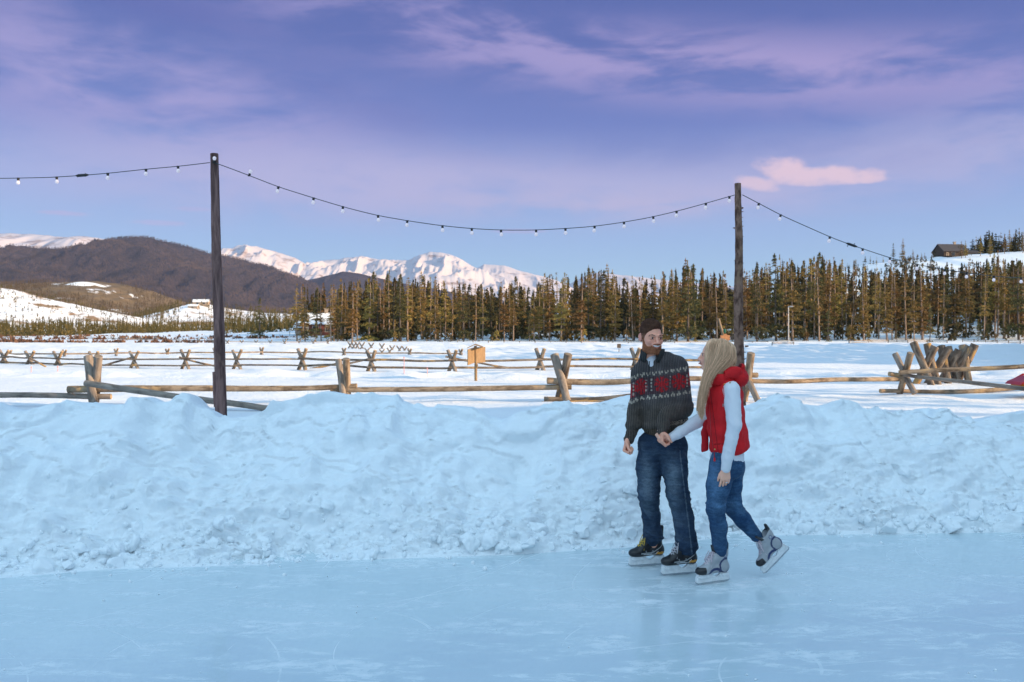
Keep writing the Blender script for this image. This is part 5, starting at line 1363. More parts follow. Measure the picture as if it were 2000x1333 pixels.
# ---------------------------------------------------------------- ice skates
def skate(M, style, parent, lacec, seed=0, sc=1.0):
    M = M @ Matrix.Scale(sc, 4)
    S = SDF((-.13, -.09, .05), (.25, .09, .34), .004)
    S.ell((-.040, 0, .118), (.044, .036, .046), 0)
    S.cap((-.03, 0, .122), (.10, 0, .112), .040, .040, .02, ys=.9)
    S.ell((.145, 0, .106), (.060, .044, .036), .02)
    S.cap((.115, 0, .122), (.03, 0, .205), .034, .040, .02)
    S.cap((-.02, 0, .15), (-.012, 0, .235), .046, .052, .02, ys=.88)
    S.cap((-.050, 0, .215), (-.066, 0, .295), .020, .012, .012, ys=1.7)
    S.cap((.030, 0, .225), (.058, 0, .285), .016, .010, .010, ys=2.4)
    S.plane((0, 0, .080), (0, 0, -1))
    S.cap((-.005, 0, .262), (-.005, 0, .34), .040, .046, .006, 'sub')
    def colf(V):
        x, y, z = V.T; C = np.zeros((len(V), 3))
        if style == 'black':
            C[:] = (.012, .012, .014)
            edge = np.abs(z - (.105 + .55 * np.maximum(0, -x + .02) ** 1.0 + .25 * np.maximum(0, .08 - x) ** 1.4)) < .0035; C[edge & (np.abs(y) > .018) & (x < .12)] = (.42, .42, .42)
            C[(x < -.005) & (z < .112) & (z > .092) & (x + z * .6 > -.02)] = (.70, .30, .03)
            C[(np.abs(np.hypot(x - .05, z - .125) - .028) < .003) & (z < .125)] = (.30, .30, .30)
            C[(z > .24)] = (.02, .02, .022)
        else:
            C[:] = (.36, .37, .39)
            C *= (1 + .12 * fbm(V * 40, 3, 3))[:, None]
            tri = (x > .138) & (z < .135); C[tri] = (.015, .015, .018)
            sw = (np.abs(np.hypot(x - .055, (z - .075) * 1.25) - .052) < .013) & (np.abs(y) > .012); C[sw] = (.018, .03, .11)
            sw2 = (np.abs(np.hypot((x + .03), (z - .135) * .8) - .045) < .006) & (np.abs(y) > .01); C[sw2] = (.02, .03, .10)
            C[(np.hypot(x + .022, z - .215) < .018) & (np.abs(y) > .03)] = (.14, .16, .25)
            C[(np.hypot(x + .022, z - .215) < .010) & (np.abs(y) > .03)] = (.42, .43, .46)
            C[(z > .258)] = (.02, .02, .025)
            C[(x > .03) & (z > .235)] = (.03, .03, .035)
        return C
    bt = smesh('ice_skate', S, M_PLAIN, parent, colf, rel=1, M=M)
    A = Acc(); A.prism([(-.088, .022), (-.086, .045), (-.078, .081), (-.006, .081), (.002, .066), (.030, .050), (.058, .060), (.070, .081), (.190, .086), (.203, .060), (.205, .024), (.19, .018), (-.07, .018)], -.012, .012, M, col=(.7, .7, .7))
    for sy in (-1, 1):
        A.prism([(-.070, .050), (-.062, .074), (-.018, .074), (-.012, .062), (-.03, .045)], sy * .012, sy * .020, M); A.prism([(.085, .055), (.088, .078), (.178, .082), (.19, .060), (.17, .048)], sy * .012, sy * .022, M)
    hd = obj('blade_holder', A.mesh('blade_holder'), M_HOLD, bt)
    md = hd.modifiers.new('bevel', 'BEVEL'); md.width = .003; md.segments = 2
    A = Acc(); A.prism([(-.094, .014), (-.080, .003), (.0, .0), (.10, .0), (.185, .004), (.207, .018), (.208, .030), (-.094, .028)], -.002, .002, M); obj('blade', A.mesh('blade', color=False), M_STEEL, bt)
    A = Acc(); r = np.random.default_rng(seed)
    xs_ = np.linspace(.125, .045, 7); zs_ = np.linspace(.158, .240, 7)
    zs_ = .150 + (np.linspace(0, 1, 7)) ** 1.05 * .090
    T3 = lambda p: np.array((M @ Vector(p))[:])
    for i in range(6):
        for s in (-1, 1):
            A.tube([T3((xs_[i], s * .024, zs_[i] - .006)), T3((xs_[i] * .5 + xs_[i + 1] * .5 + .012, 0, (zs_[i] + zs_[i + 1]) / 2 + .010)), T3((xs_[i + 1], -s * .024, zs_[i + 1] - .006))], .0034, 5)
    for s in (-1, 1):      # bow loops hanging from the knot
        k = np.array([.064, 0, .238]); t = np.linspace(0, 1, 10)
        lp_ = np.stack([k[0] + .030 * np.sin(t * math.pi) + .01 * t, k[1] + s * (.010 + .034 * np.sin(t * math.pi * .9)), k[2] - .075 * np.sin(t * math.pi) ** 1.2 + .01 * t], 1); A.tube([T3(p) for p in lp_], .003, 5)
        e = np.stack([k[0] + .02 * t + .012, s * (.008 + .03 * t), k[2] - .11 * t ** 1.3], 1); A.tube([T3(p) for p in e], .0028, 5)
    b = obj('laces', A.mesh('laces', smooth=True, color=False), lacec, bt)
    if style == 'black':
        A = Acc()
        for s in (-1, 1): A.tube([T3((x_, s * .0415, .098 + .02 * (x_ < .0))) for x_ in np.linspace(-.02, .10, 6)], .0016, 4)
        obj('piping', A.mesh('piping', color=False), M_HOLD, bt)
    return bt
M_LY = simple('yellow_lace', (.62, .42, .06), .7); M_LG = simple('grey_lace', (.50, .47, .50), .7); M_LP = simple('pale_lace', (.62, .52, .56), .7)
def skate_M(p, phi, pitch=0.0, roll=0.0):
    """toe points to image left, turned phi toward the camera"""
    return Matrix.Translation(Vector(p)) @ Matrix.Rotation(math.pi + phi, 4, 'Z') @ Matrix.Rotation(pitch, 4, 'Y') @ Matrix.Rotation(roll, 4, 'X')

# ================================================================ the man
man = empty('person', P(1305, 1112, DM)); tag(man, 'bearded man in grey patterned sweater and jeans skating, smiling at the woman', 'person')
MH = Matrix.Translation(Vector(pm(1271.5, 657.5, -.02))) @ Matrix.Rotation(R(18), 4, 'Z') @ Matrix.Rotation(R(0), 4, 'Y') @ Matrix.Rotation(R(6), 4, 'X') @ Matrix.Scale(1.02, 4)
HS = head_sdf()
V, Q = HS.mesh(); V = relax(V, Q, 1); C = skin_col(V); parts = [(xf(V, MH), Q, C)]
wl_, wr_ = pm(1227, 860, -.03), P(1291.5, 840, 6.615)
S = hand_sdf(wl_); hand(S, wl_, (-.22, -.15, -1), (.75, -.55, .1), (-.35, -.9, .1), ((72, 85, 55), (76, 88, 55), (80, 88, 55), (84, 88, 55)), th=(.55, .45, .6), tcurl=.7, sc=.98, arm=.02)
V, Q = S.mesh(); V = relax(V, Q, 1); parts.append((V, Q, skin_col(V, h=False)))
S = hand_sdf(wr_); hand(S, wr_, (-.10, -.15, -1), (.9, .25, -.15), (-.25, -.95, 0), ((50, 68, 45), (56, 68, 45), (60, 70, 45), (64, 70, 45)), th=(.5, .6, .7), tcurl=.5, sc=.98)
V, Q = S.mesh(); V = relax(V, Q, 1); parts.append((V, Q, skin_col(V, h=False)))
AK1, AK2 = P(1277, 1068, 6.96), P(1342, 1078, 6.71)
S = SDF(pm(1205, 1115, -.40), pm(1375, 690, .35) + 0, .010)
S.lo[1] = DM - .35
S.cap(pm(1290, 770, .02), pm(1296, 845, .0), .11, .11, .05, ys=.7); S.cap(pm(1262, 732, .03), pm(1322, 730, .03), .03, .03, .03)
S.chain([pm(1250, 734, .03), pm(1243, 793, .05), pm(1237, 832, .0), wl_], [.034, .028, .024, .018], .01); S.chain([pm(1324, 734, 0), pm(1334, 798, -.05), P(1304, 812, 6.66), wr_], [.034, .030, .026, .018], .01)
S.chain([pm(1273, 868, .03), pm(1268, 962, -.02), AK1], [.078, .052, .038], .04); S.chain([pm(1316, 868, -.03), pm(1323, 962, -.10), AK2], [.078, .052, .038], .04)
S.cap(pm(1272, 700, .02), pm(1272, 725, .02), .04, .04, .02)
V, Q = S.mesh(); parts.append((V, Q, skin_col(V, h=False)))
V, Q, C = merge(parts); body = obj('body', mesh_np('body', V, Q, col=C), M_SKIN, man)
eyes(man, MH, (.03, .025, .02))
A = Acc(); th = np.linspace(-1, 1, 13)
A.tube(xf(np.stack([.0255 * th, -.1030 + .013 * th ** 2, -.0600 + .0055 * th ** 2], 1), MH), [.0025] + [.0062] * 11 + [.0025], 8); obj('teeth', A.mesh('teeth', smooth=True, color=False), M_TOOTH, man)
for s in (-1, 1):
    r = np.random.default_rng(5 + s); n_ = 42; u = r.random(n_); base_ = np.stack([s * (.014 + .036 * u), -.1010 + .018 * u ** 1.5, .0170 + .004 * np.sin(u * 3) + r.normal(0, .0015, n_)], 1)
    d = np.stack([s * .010 * np.ones(n_), .001 + .003 * u, .002 - .004 * u], 1); pt = np.stack([base_, base_ + d * .6, base_ + d], 1); pt = xf(pt.reshape(-1, 3), MH).reshape(n_, 3, 3)
    strands('eyebrow', pt, .0009, np.tile([.09, .045, .028], (n_, 1)), M_HAIR, man)
HC = np.array([.078, .036, .022]); BC = np.array([.33, .125, .062])
def hair_reg(X):
    zl = np.interp(X[..., 1], [-.13, -.085, -.070, -.050, -.036, -.026, -.006, .004, .022, .04, .12], [.072, .067, .062, .048, .026, -.012, -.020, .022, .010, -.050, -.075]); return (zl - X[..., 2] + .22 * X[..., 0] * (X[..., 1] < -.035) + np.maximum(0, np.abs(X[..., 0]) - .0795) * 6 * (X[..., 2] < .035) + .004 * fbm(X * [160, 60, 60], 2, 44)) * .8
def hair_grow(X):
    k_ = np.clip(-hair_reg(X) / .8 / .028, .0, 1) ** .7
    return .0015 + k_ * hair_grow0(X)
def hair_grow0(X): return np.interp(X[..., 2], [-.05, .03, .07, .12], [.0015, .002, .006, .014]) + .016 * np.exp(-((X[..., 1] + .075) / .04) ** 2 - ((X[..., 0] - .02) / .05) ** 2) * (X[..., 2] > .055)
Sh = region(HS, hair_reg, hair_grow, .0025, 3, 55)
def hcol(c0):
    def f(V):
        n_ = fbm(V * [120, 30, 120], 3, 9); return np.array(c0) * (1 + .45 * n_)[:, None]
    return f
def hcol2(V):      # short faded sides let the skin show through
    f = smooth01((.040 - V[:, 2]) / .05)[:, None] * .45
    return hcol(HC)(V) * (1 - f) + SKINC * .55 * f
hair = smesh('hair', Sh, M_HAIR, man, hcol2, M=MH, rel=1)
# short strands combed up and back
Vh, Qh = Sh.mesh(); Nh = vnormals(Vh, Qh); r = np.random.default_rng(3); k = r.choice(len(Vh), 2600); p0 = Vh[k] - Nh[k] * .002; n0 = Nh[k]
comb_ = np.stack([.5 + 0 * p0[:, 0], .35 + 0 * p0[:, 0], np.where(p0[:, 2] > .05, .35, -.8)], 1); comb_ /= np.linalg.norm(comb_, axis=1)[:, None]
L_ = np.where(p0[:, 2] > .06, .016, .005)[:, None] * r.uniform(.6, 1.2, (len(k), 1)); comb_ = comb_ - n0 * (comb_ * n0).sum(1)[:, None]; dd_ = comb_ + n0 * .12 + r.normal(0, .08, n0.shape)
pt = np.stack([p0, p0 + dd_ * L_ * .5 + n0 * .002, p0 + dd_ * L_], 1); ok = p0[:, 2] > -.06; pt = pt[ok]; 
cl = HC * (1 + .8 * r.normal(0, .35, (len(pt), 1))).clip(.4, 2.6); strands('hair_strands', xf(pt.reshape(-1, 3), MH).reshape(-1, 3, 3), .0010, cl, M_HAIR, hair)
def beard_reg(X):
    x, y, z = X[..., 0], X[..., 1], X[..., 2]
    zu = np.interp(y, [-.13, -.100, -.088, -.075, -.055, -.035, -.018, -.004], [-.041, -.0435, -.052, -.066, -.064, -.046, -.014, .012])
    m1 = z - zu; m2 = np.maximum(y - .004, (np.abs(x) - .0785) * 2); mouth = 1 - np.sqrt((x / .036) ** 2 + ((z + .0600 - 4.0 * x * x) / .0125) ** 2); mouth = mouth * .01
    nk = -(z + .118 + .35 * np.maximum(0, y + .05)); return np.maximum.reduce([m1, m2, mouth, nk, (y + .012) + (z + .10) * -.2 - .0 if False else m2])
Sb = region(HS, beard_reg, lambda X: np.interp(X[..., 2], [-.13, -.09, -.045, 0], [.008, .006, .0025, .0015]), .002, 5, 70)
beard = smesh('beard', Sb, M_HAIR, man, hcol(BC), M=MH, rel=1)
Vb, Qb = Sb.mesh(); Nb = vnormals(Vb, Qb); k = r.choice(len(Vb), 1800); p0 = Vb[k] - Nb[k] * .002; n0 = Nb[k]; dd_ = n0 * .6 + np.array([0, -.1, -.8]) + r.normal(0, .2, n0.shape); L_ = r.uniform(.004, .010, (len(k), 1))
pt = np.stack([p0, p0 + dd_ * L_ * .5, p0 + dd_ * L_], 1); cl = BC * r.uniform(.5, 1.6, (len(k), 1)); strands('beard_strands', xf(pt.reshape(-1, 3), MH).reshape(-1, 3, 3), .0009, cl, M_HAIR, beard)

# sweater
S = SDF((pm(1212, 0)[0], DM - .36, pm(0, 868)[2]), (pm(1362, 0)[0], DM + .26, pm(0, 682)[2]), .005)
S.cap(pm(1289, 748, .02), pm(1296, 800, .0), .142, .150, .03, ys=.78)
S.cap(pm(1296, 800, .0), pm(1299, 826, .0), .156, .170, .03, ys=.86)
S.cap(pm(1257, 727, .02), pm(1323, 714, .02), .064, .074, .05); S.cap(pm(1262, 711, .02), pm(1300, 702, .02), .062, .062, .05)
S.plane(pm(1296, 851, 0), (0, 0, -1))
S.chain([pm(1248, 728, .02), pm(1243, 793, .05), pm(1238, 828, .01)], [.062, .052, .056], .02); S.chain([pm(1237, 836, .01), pm(1228.5, 860, -.02)], [.040, .035], .008)
S.chain([pm(1327, 720, 0), pm(1336, 796, -.05), P(1302, 812, 6.66)], [.070, .062, .054], .02); S.chain([P(1297, 818, 6.63), P(1292.5, 841, 6.615)], [.046, .042], .008)
S.cap(pm(1270, 690, -.05), pm(1268.5, 712, -.13), .034, .008, .008, 'sub'); S.cap(pm(1271, 676, .0), pm(1271, 697, .0), .055, .050, .01, 'sub')
def knit_disp(V):
    px, py = to_px(V); x, y, z = V.T
    d = .006 * fbm(V * [8, 8, 11], 4, 3) + .010 * fbm(np.stack([x * 4 + z * 5, y * 4, z * 12 - x * 4], -1), 3, 8, ridged=True) * smooth01((py - 765) / 30)
    d += -.006 * smooth01((py - 836) / 4) * (px > 1243) * (px < 1350)
    d += .006 * np.exp(-((py - 831) / 4.0) ** 2)
    return d
def pattern(V):
    px, py = to_px(V); C = np.tile([.086, .074, .074], (len(V), 1)) * (1 + .35 * fbm(V * 22, 4, 5))[:, None]
    warm = smooth01((py - 775) / 30)[:, None]; C = C * (1 - warm) + C * np.array([1.05, .98, .82]) * warm
    qx = np.round(px / 1.7) * 1.7; qy = np.round(py / 1.7) * 1.7
    yc_ = np.interp(qx, [1226, 1233, 1246, 1252, 1292, 1326, 1347], [766, 763, 757, 756, 751, 746, 742])
    dy = qy - yc_; up = V[:, 2] > pm(0, 800)[2]
    jit = fbm(np.stack([qx * .35, qy * .35, qx * 0], -1), 2, 77)
    band = (np.abs(dy) < 22)
    C[(np.abs(dy) < 17) & up] *= [1.0, .62, .70]
    for fx in (1231, 1252, 1292.5, 1326, 1352, 1371):
        fy = np.interp(fx, [1226, 1252, 1292, 1326, 1347], [765, 755, 751, 746, 741]); ax_ = 15 if fx in (1292.5, 1326) else 12
        u = (qx - fx) / ax_; v = (qy - fy) / 15.5; rr = np.hypot(u, v) + jit * .10; an = np.arctan2(v, u)
        m = (rr < .98) & ((np.abs(np.cos(an * 4)) > .50) | (rr < .30)) & up; C[m] = np.array([.42, .018, .022]) * (1 + .3 * jit[m])[:, None]
    for off, sg in ((-21, 1), (21, -1)):
        u = (qx % 12) - 6; v = (dy - off) * sg
        m = up & (((np.abs(v + 0) < 2.2) & (np.abs(u) < 1.6)) | ((np.abs(v + 3.2 + 0) < 2.2) & (np.abs(np.abs(u) - 3) < 1.5)) | ((np.abs(v - 2.5) < 1.2) & (np.abs(u) < 3.2) & (np.sin(qx * .52) > 0)))
        C[m] = np.array([.46, .38, .30]) * (1 + .25 * jit[m])[:, None]
    for cx_ in (1262.5, 1272, 1309, 1237, 1342):
        m = up & (np.abs(qx - cx_) < 1.6) & (np.abs(dy) < 13) & (np.sin(qy * .9) > -.4); C[m] = (.40, .34, .28)
    m = (np.abs(py - 826 + (px - 1320) * .15) < 4) & (px > 1308) & (V[:, 1] > DM - .16) & (np.sin(qx * 1.1) * np.sin(qy * 1.5) > 0); C[m] = (.40, .32, .24)
    hem = (py > 838) & (px > 1244) & (V[:, 1] > DM - .17); C[hem] *= np.array([1.2, 1.05, .85]); st = hem & (np.sin(px * 2.1) > .2); C[st] *= .55
    cf = ((px < 1240) & (py > 842)) ; C[cf & (np.sin(px * 1.9) > .1)] *= .5
    return C
smesh('sweater', S, M_KNIT, man, pattern, knit_disp, rel=2)
# stand collar, zip, shirt
def ringband(name, c_bot, c_top, rb, rt, a0, a1, mat, col, parent, thick=.010, ys=.9, front=0.0, tipdrop=0.0, n=44):
    """open collar: a thick strip from angle a0 to a1 (0 = toward the camera, growing to image right)"""
    a = np.linspace(a0, a1, n); c_bot, c_top = np.array(c_bot), np.array(c_top); rows = []
    for (tt, off) in ((0, 0), (.5, 0), (.92, 0), (1.0, -.4), (.92, -1), (.5, -1), (0, -1)):
        r_ = (rb + (rt - rb) * tt) + off * thick; c_ = c_bot + (c_top - c_bot) * tt
        e = np.exp(-((a - a0) / .45) ** 2) + np.exp(-((a - a1) / .45) ** 2)
        rows.append(np.stack([c_[0] + r_ * np.sin(a) , c_[1] - r_ * np.cos(a) * ys - front * e, c_[2] - tipdrop * e * (1 - tt * .25) + 0 * a], 1))
    m = len(rows); V = np.stack(rows, 1).reshape(-1, 3)
    V = V + (fbm(V * 14, 2, 3) * .004)[:, None]
    Q = [(i * m + k, (i + 1) * m + k, (i + 1) * m + (k + 1) % m, i * m + (k + 1) % m) for i in range(n - 1) for k in range(m)] + [tuple(range(m)), tuple((n - 1) * m + k for k in range(m - 1, -1, -1))]
    A = Acc(); A.add(V, Q, col); return obj(name, A.mesh(name, smooth=True), mat, parent)
ringband('collar', pm(1272, 704, .01), pm(1275, 682, .0), .092, .090, -R(310) + R(360) - R(360) + R(330) if False else R(22), R(322), M_KNIT, (.045, .046, .045), man, .012, ys=.85, tipdrop=.016)
A = Acc(); zp = [pm(1268.5, 706, -.110), pm(1268, 716, -.123), pm(1267.5, 735, -.133), pm(1267.5, 752, -.134), pm(1268, 766, -.134)]; A.tube(zp, .0042, 6); A.box(pm(1267.5, 716, -.135), (.007, .004, .016)); obj('zip', A.mesh('zip', color=False), M_BLK, man)
S = SDF(pm(1240, 735, -.2), pm(1300, 688, .12) + [0, .25, 0], .005); S.lo[1] = DM - .2; S.cap(pm(1271, 700, .005), pm(1270, 714, -.012), .048, .046, .01); smesh('t_shirt', S, M_SHIRT, man, lambda V: np.tile([.66, .68, .74], (len(V), 1)))
# jeans
def denim(fx, base=(.016, .032, .062), fade=(.12, .165, .21)):
    def f(V):
        px, py = to_px(V); m = fx(px, py, V); m = np.clip(m + .25 * fbm(V * 18, 4, 9), 0, 1)[:, None]
        C = np.array(base) * (1 - m) + np.array(fade) * m; w = fbm(V * [9, 9, 40], 4, 19, ridged=True); C = C * (1 + .45 * np.maximum(0, w))[:, None]; return C
    return f
S = SDF((pm(1230, 0)[0], DM - .34, pm(0, 1092)[2]), (pm(1372, 0)[0], DM + .32, pm(0, 826)[2]), .006)
S.cap(pm(1275, 874, .0), pm(1314, 874, -.01), .102, .102, .03, ys=.95); S.cap(pm(1296, 846, 0), pm(1296, 860, 0), .11, .12, .04, ys=.8); S.plane(pm(1296, 842, 0), (0, 0, 1))
S.chain([pm(1272, 868, .03), pm(1268, 915, .02), pm(1267, 962, -.01), P(1272, 1008, 6.90), P(1275, 1046, 6.94)], [.098, .092, .076, .066, .074], .03)
S.chain([pm(1314, 868, -.03), pm(1318, 915, -.06), pm(1323, 962, -.09), P(1335, 1012, 6.74), P(1341, 1068, 6.70)], [.098, .094, .078, .070, .073], .03)
S.plane(P(1272, 1056, 6.94), (.05, -.1, -1)) if False else None
def jd(V):
    px, py = to_px(V); x, y, z = V.T
    hemz = smooth01((py - 1030) / 25); kn = np.exp(-((py - 975) / 28) ** 2); hip = np.exp(-((py - 900) / 30) ** 2)
    sag = fbm(np.stack([x * 5 + z * 3, y * 6, z * 20 + x * 8], -1), 3, 4, ridged=True)
    return .007 * fbm(V * 9, 3, 2) + (.010 * kn + .016 * hemz + .007 * hip + .003) * sag
def fadeM(px, py, V): return (np.exp(-((px - 1262) / 13) ** 2) + np.exp(-((px - 1316) / 14) ** 2)) * (np.exp(-((py - 935) / 42) ** 2) + .45 * np.exp(-((py - 1010) / 40) ** 2)) * .60 * (V[:, 1] < DM) + .02 + .5 * (np.abs(px - 1330 - (py - 900) * .12) < 1.2) * (py > 880)
jm = smesh('jeans', S, M_DENIM, man, denim(fadeM), jd, rel=2)
A = Acc(); A.box(pm(1296, 853, -.115), (.045, .01, .02)); 
skate(skate_M(P(1277, 1105, 6.957), R(14)), 'black', man, M_LY, 1, 1.0)
skate(skate_M(P(1341, 1122, 6.709), R(16)), 'black', man, M_LG, 2, 1.0)

# ================================================================ the woman
wom = empty('person', P(1410, 1138, DW)); tag(wom, 'blonde woman in red hooded vest, white top and jeans holding the man\'s hand', 'person')
WH = Matrix.Translation(Vector(pw(1394.5, 695, -.01))) @ Matrix.Rotation(R(-92), 4, 'Z') @ Matrix.Rotation(R(-6), 4, 'X') @ Matrix.Scale(.95, 4)
HS2 = head_sdf(True); V, Q = HS2.mesh(); V = relax(V, Q, 1); SKINC = np.array([.88, .47, .33]); parts = [(xf(V, WH), Q, skin_col(V))]
w1, w2 = pw(1418, 915, -.19), P(1308.5, 856.5, 6.615)
S = hand_sdf(w1); tips = hand(S, w1, (-.06, 0, -1), (-.05, 1, 0), (-1, -.1, 0), ((12, 22, 18), (16, 26, 20), (20, 28, 20), (26, 30, 22)), th=(.75, .45, .25), tcurl=.25, sc=.88, spread=.25)
V, Q = S.mesh(); V = relax(V, Q, 1); parts.append((V, Q, skin_col(V, h=False)))
S = hand_sdf(w2); hand(S, w2, (-1, -.05, -.12), (.0, .55, .85), (0, -.85, .55), ((62, 80, 50), (64, 80, 50), (68, 80, 50), (72, 80, 50)), th=(.6, .5, .5), tcurl=.5, sc=.88, arm=.015)
V, Q = S.mesh(); V = relax(V, Q, 1); parts.append((V, Q, skin_col(V, h=False)))
K1, K2 = pw(1397, 990, -.09), pw(1432, 992, .10); A1, A2 = pw(1406, 1072, -.02), pw(1477, 1045, .13)
S = SDF((pw(1290, 0)[0], DW - .32, pw(0, 1120)[2]), (pw(1500, 0)[0], DW + .36, pw(0, 725)[2]), .010)
S.cap(pw(1417, 768, 0), pw(1420, 870, 0), .085, .085, .05, ys=1.35); S.cap(pw(1424, 757, -.12), pw(1424, 757, .12), .04, .04, .04); S.cap(pw(1412, 722, 0), pw(1420, 750, 0), .045, .05, .03)
S.cap(pw(1420, 895, -.05), pw(1420, 895, .05), .09, .09, .04)
S.chain([pw(1428, 758, -.15), pw(1433, 832, -.21), w1], [.042, .034, .022], .03); S.chain([pw(1420, 760, .15), pw(1378, 815, .16), w2], [.042, .034, .022], .03)
S.chain([pw(1414, 905, -.07), K1, A1], [.070, .046, .032], .04); S.chain([pw(1424, 905, .07), K2, A2], [.070, .046, .032], .04)
V, Q = S.mesh(); parts.append((V, Q, skin_col(V, h=False)))
V, Q, C = merge(parts); obj('body', mesh_np('body', V, Q, col=C), M_SKIN, wom)
eyes(wom, WH, (.05, .07, .09))
A = Acc(); A.tube(xf(np.stack([.0225 * th, -.0965 + .012 * th ** 2, -.0595 + .0045 * th ** 2], 1), WH), [.002] + [.0045] * 11 + [.002], 8); obj('teeth', A.mesh('teeth', smooth=True, color=False), M_TOOTH, wom)
# ring on the near hand
rp = w1 + np.array([-.06, 0, -1]) * .098 + np.array([.009, .004, 0])
A = Acc(); t = np.linspace(0, 2 * np.pi, 17); A.tube(np.stack([rp[0] + .0105 * np.cos(t), rp[1] + .0105 * np.sin(t), rp[2] + 0 * t], 1), .0016, 6, caps=False); A.box(rp + [0, -.012, 0], (.006, .004, .006)); obj('ring', A.mesh('ring', color=False), M_RING, wom)
# white top
def wshirt_col(V): return np.tile([.74, .75, .79], (len(V), 1)) * (1 + .04 * fbm(V * 12, 3, 3))[:, None]
S = SDF((pw(1296, 0)[0], DW - .34, pw(0, 925)[2]), (pw(1475, 0)[0], DW + .36, pw(0, 730)[2]), .005)
S.cap(pw(1420, 770, 0), pw(1421, 850, 0), .094, .094, .03, ys=1.40); S.cap(pw(1421, 850, 0), pw(1420, 892, 0), .094, .116, .02, ys=1.30); S.cap(pw(1428, 760, -.14), pw(1426, 760, .14), .048, .048, .04)
S.plane(pw(1420, 907, 0), (.12, 0, -1), .003)
S.chain([pw(1429, 762, -.165), pw(1434, 830, -.215), pw(1421, 893, -.20)], [.060, .047, .037], .02); S.chain([pw(1421, 893, -.20), pw(1417.5, 915, -.19)], [.037, .034], .01)
S.chain([pw(1418, 762, .16), pw(1380, 812, .165), P(1326, 846, 6.63)], [.056, .050, .038], .02); S.chain([P(1326, 846, 6.63), P(1312, 854.5, 6.617)], [.037, .033], .008)
def sdisp(V): return .0020 * fbm(V * [9, 9, 14], 3, 3) + .0065 * fbm(np.stack([V[:, 0] * 12, V[:, 1] * 6, V[:, 2] * 9 + V[:, 0] * 8], -1), 3, 6, ridged=True)
smesh('long_sleeved_top', S, M_SHIRT, wom, wshirt_col, sdisp, rel=2)
# red vest, open in front
RED = np.array([.66, .014, .018]); DRED = np.array([.30, .007, .012])
S = SDF((pw(1352, 0)[0], DW - .34, pw(0, 905)[2]), (pw(1478, 0)[0], DW + .34, pw(0, 725)[2]), .005)
S.cap(pw(1414, 772, 0), pw(1419, 836, 0), .126, .124, .03, ys=1.28); S.cap(pw(1420, 836, 0), pw(1424, 866, 0), .122, .136, .03, ys=1.2); S.cap(pw(1420, 757, -.10), pw(1420, 757, .10), .060, .060, .04)
S.plane(pw(1425, 885, 0), (.37, 0, -.93), .003)
# armholes: push the vest in where the near sleeve lies over it, and open the front
S.cap(pw(1424, 752, -.24), pw(1436, 905, -.26), .082, .080, .006, 'sub'); S.cap(pw(1424, 752, .25), pw(1410, 815, .27), .080, .07, .006, 'sub')
S.cap(pw(1363, 765, .05), pw(1371, 905, .03), .046, .066, .006, 1.6, 'sub')
def vest_col(V):
    px, py = to_px(V); C = np.tile(RED, (len(V), 1)) * (1 + .12 * fbm(V * 20, 3, 3))[:, None]
    seam = (np.abs(py - 868 + (px - 1400) * .05) < 1.0) & (px > 1394) & (px < 1420); C[seam] *= .45
    seam = (np.abs(px - 1392 - (py - 800) * .13) < .7) & (py > 745); C[seam] *= .5
    return C
def vest_disp(V):
    px, py = to_px(V); return .007 * fbm(V * [7, 7, 5], 3, 3) + .007 * fbm(np.stack([V[:, 0] * 16, V[:, 1] * 10, V[:, 2] * 3.5], -1), 3, 5, ridged=True) + .004 * np.sin(V[:, 2] * 48)
vest = smesh('vest', S, M_VEST, wom, vest_col, vest_disp, rel=2)
S = SDF(pw(1352, 900, 0) + [0, -.05, 0], pw(1400, 790, 0) + [0, .3, 0], .005); S.chain([pw(1381, 806, .13), pw(1377, 845, .11), pw(1376.5, 895, .10)], [.012, .028, .026], .01, ys=.55); S.plane(pw(1374, 883, .1), (.35, 0, -1))
smesh('vest_flap', S, M_VEST, vest, lambda V: np.tile(DRED * 1.6, (len(V), 1)), lambda V: .004 * fbm(V * 15, 3, 3), rel=1)
ringband('collar', pw(1409, 752, 0), pw(1406, 729, 0), .104, .106, -R(90) + R(12), R(270) - R(12), M_VEST, RED * .95, wom, .014, ys=1.36, tipdrop=.004)
# hood lying open on the back
S = SDF((pw(1405, 0)[0], DW - .22, pw(0, 775)[2]), (pw(1472, 0)[0], DW + .22, pw(0, 700)[2]), .005)
S.cap(pw(1431, 728, -.11), pw(1431, 728, .11), .042, .042, .03); S.ell(pw(1440, 738, 0), (.072, .135, .072), .03); S.cap(pw(1449, 716, -.07), pw(1449, 716, .07), .020, .020, .03); S.cap(pw(1412, 735, -.13), pw(1440, 724, -.12), .030, .026, .02); S.cap(pw(1412, 735, .13), pw(1440, 724, .12), .030, .026, .02)
S.ell(pw(1433, 712, 0), (.050, .095, .048), .010, 'sub')
smesh('hood', S, M_VEST, wom, lambda V: np.where((((V - pw(1434, 714, 0)) / [.056, .10, .052]) ** 2).sum(1)[:, None] < 1.12, DRED * .6, RED * .9) * (1 + .1 * fbm(V * 20, 2, 3))[:, None], lambda V: .005 * fbm(V * [12, 8, 16], 3, 5, ridged=True), rel=2)
A = Acc(); A.tube([pw(1413, 757, -.215), pw(1414.5, 775, -.235), pw(1412.5, 790, -.245)], .0028, 6, col=RED); A.tube([pw(1412.5, 789, -.245), pw(1412.3, 795, -.245)], .0045, 6, col=(.3, .2, .2)); obj('drawstring', A.mesh('drawstring', smooth=True), M_PLAIN, wom)
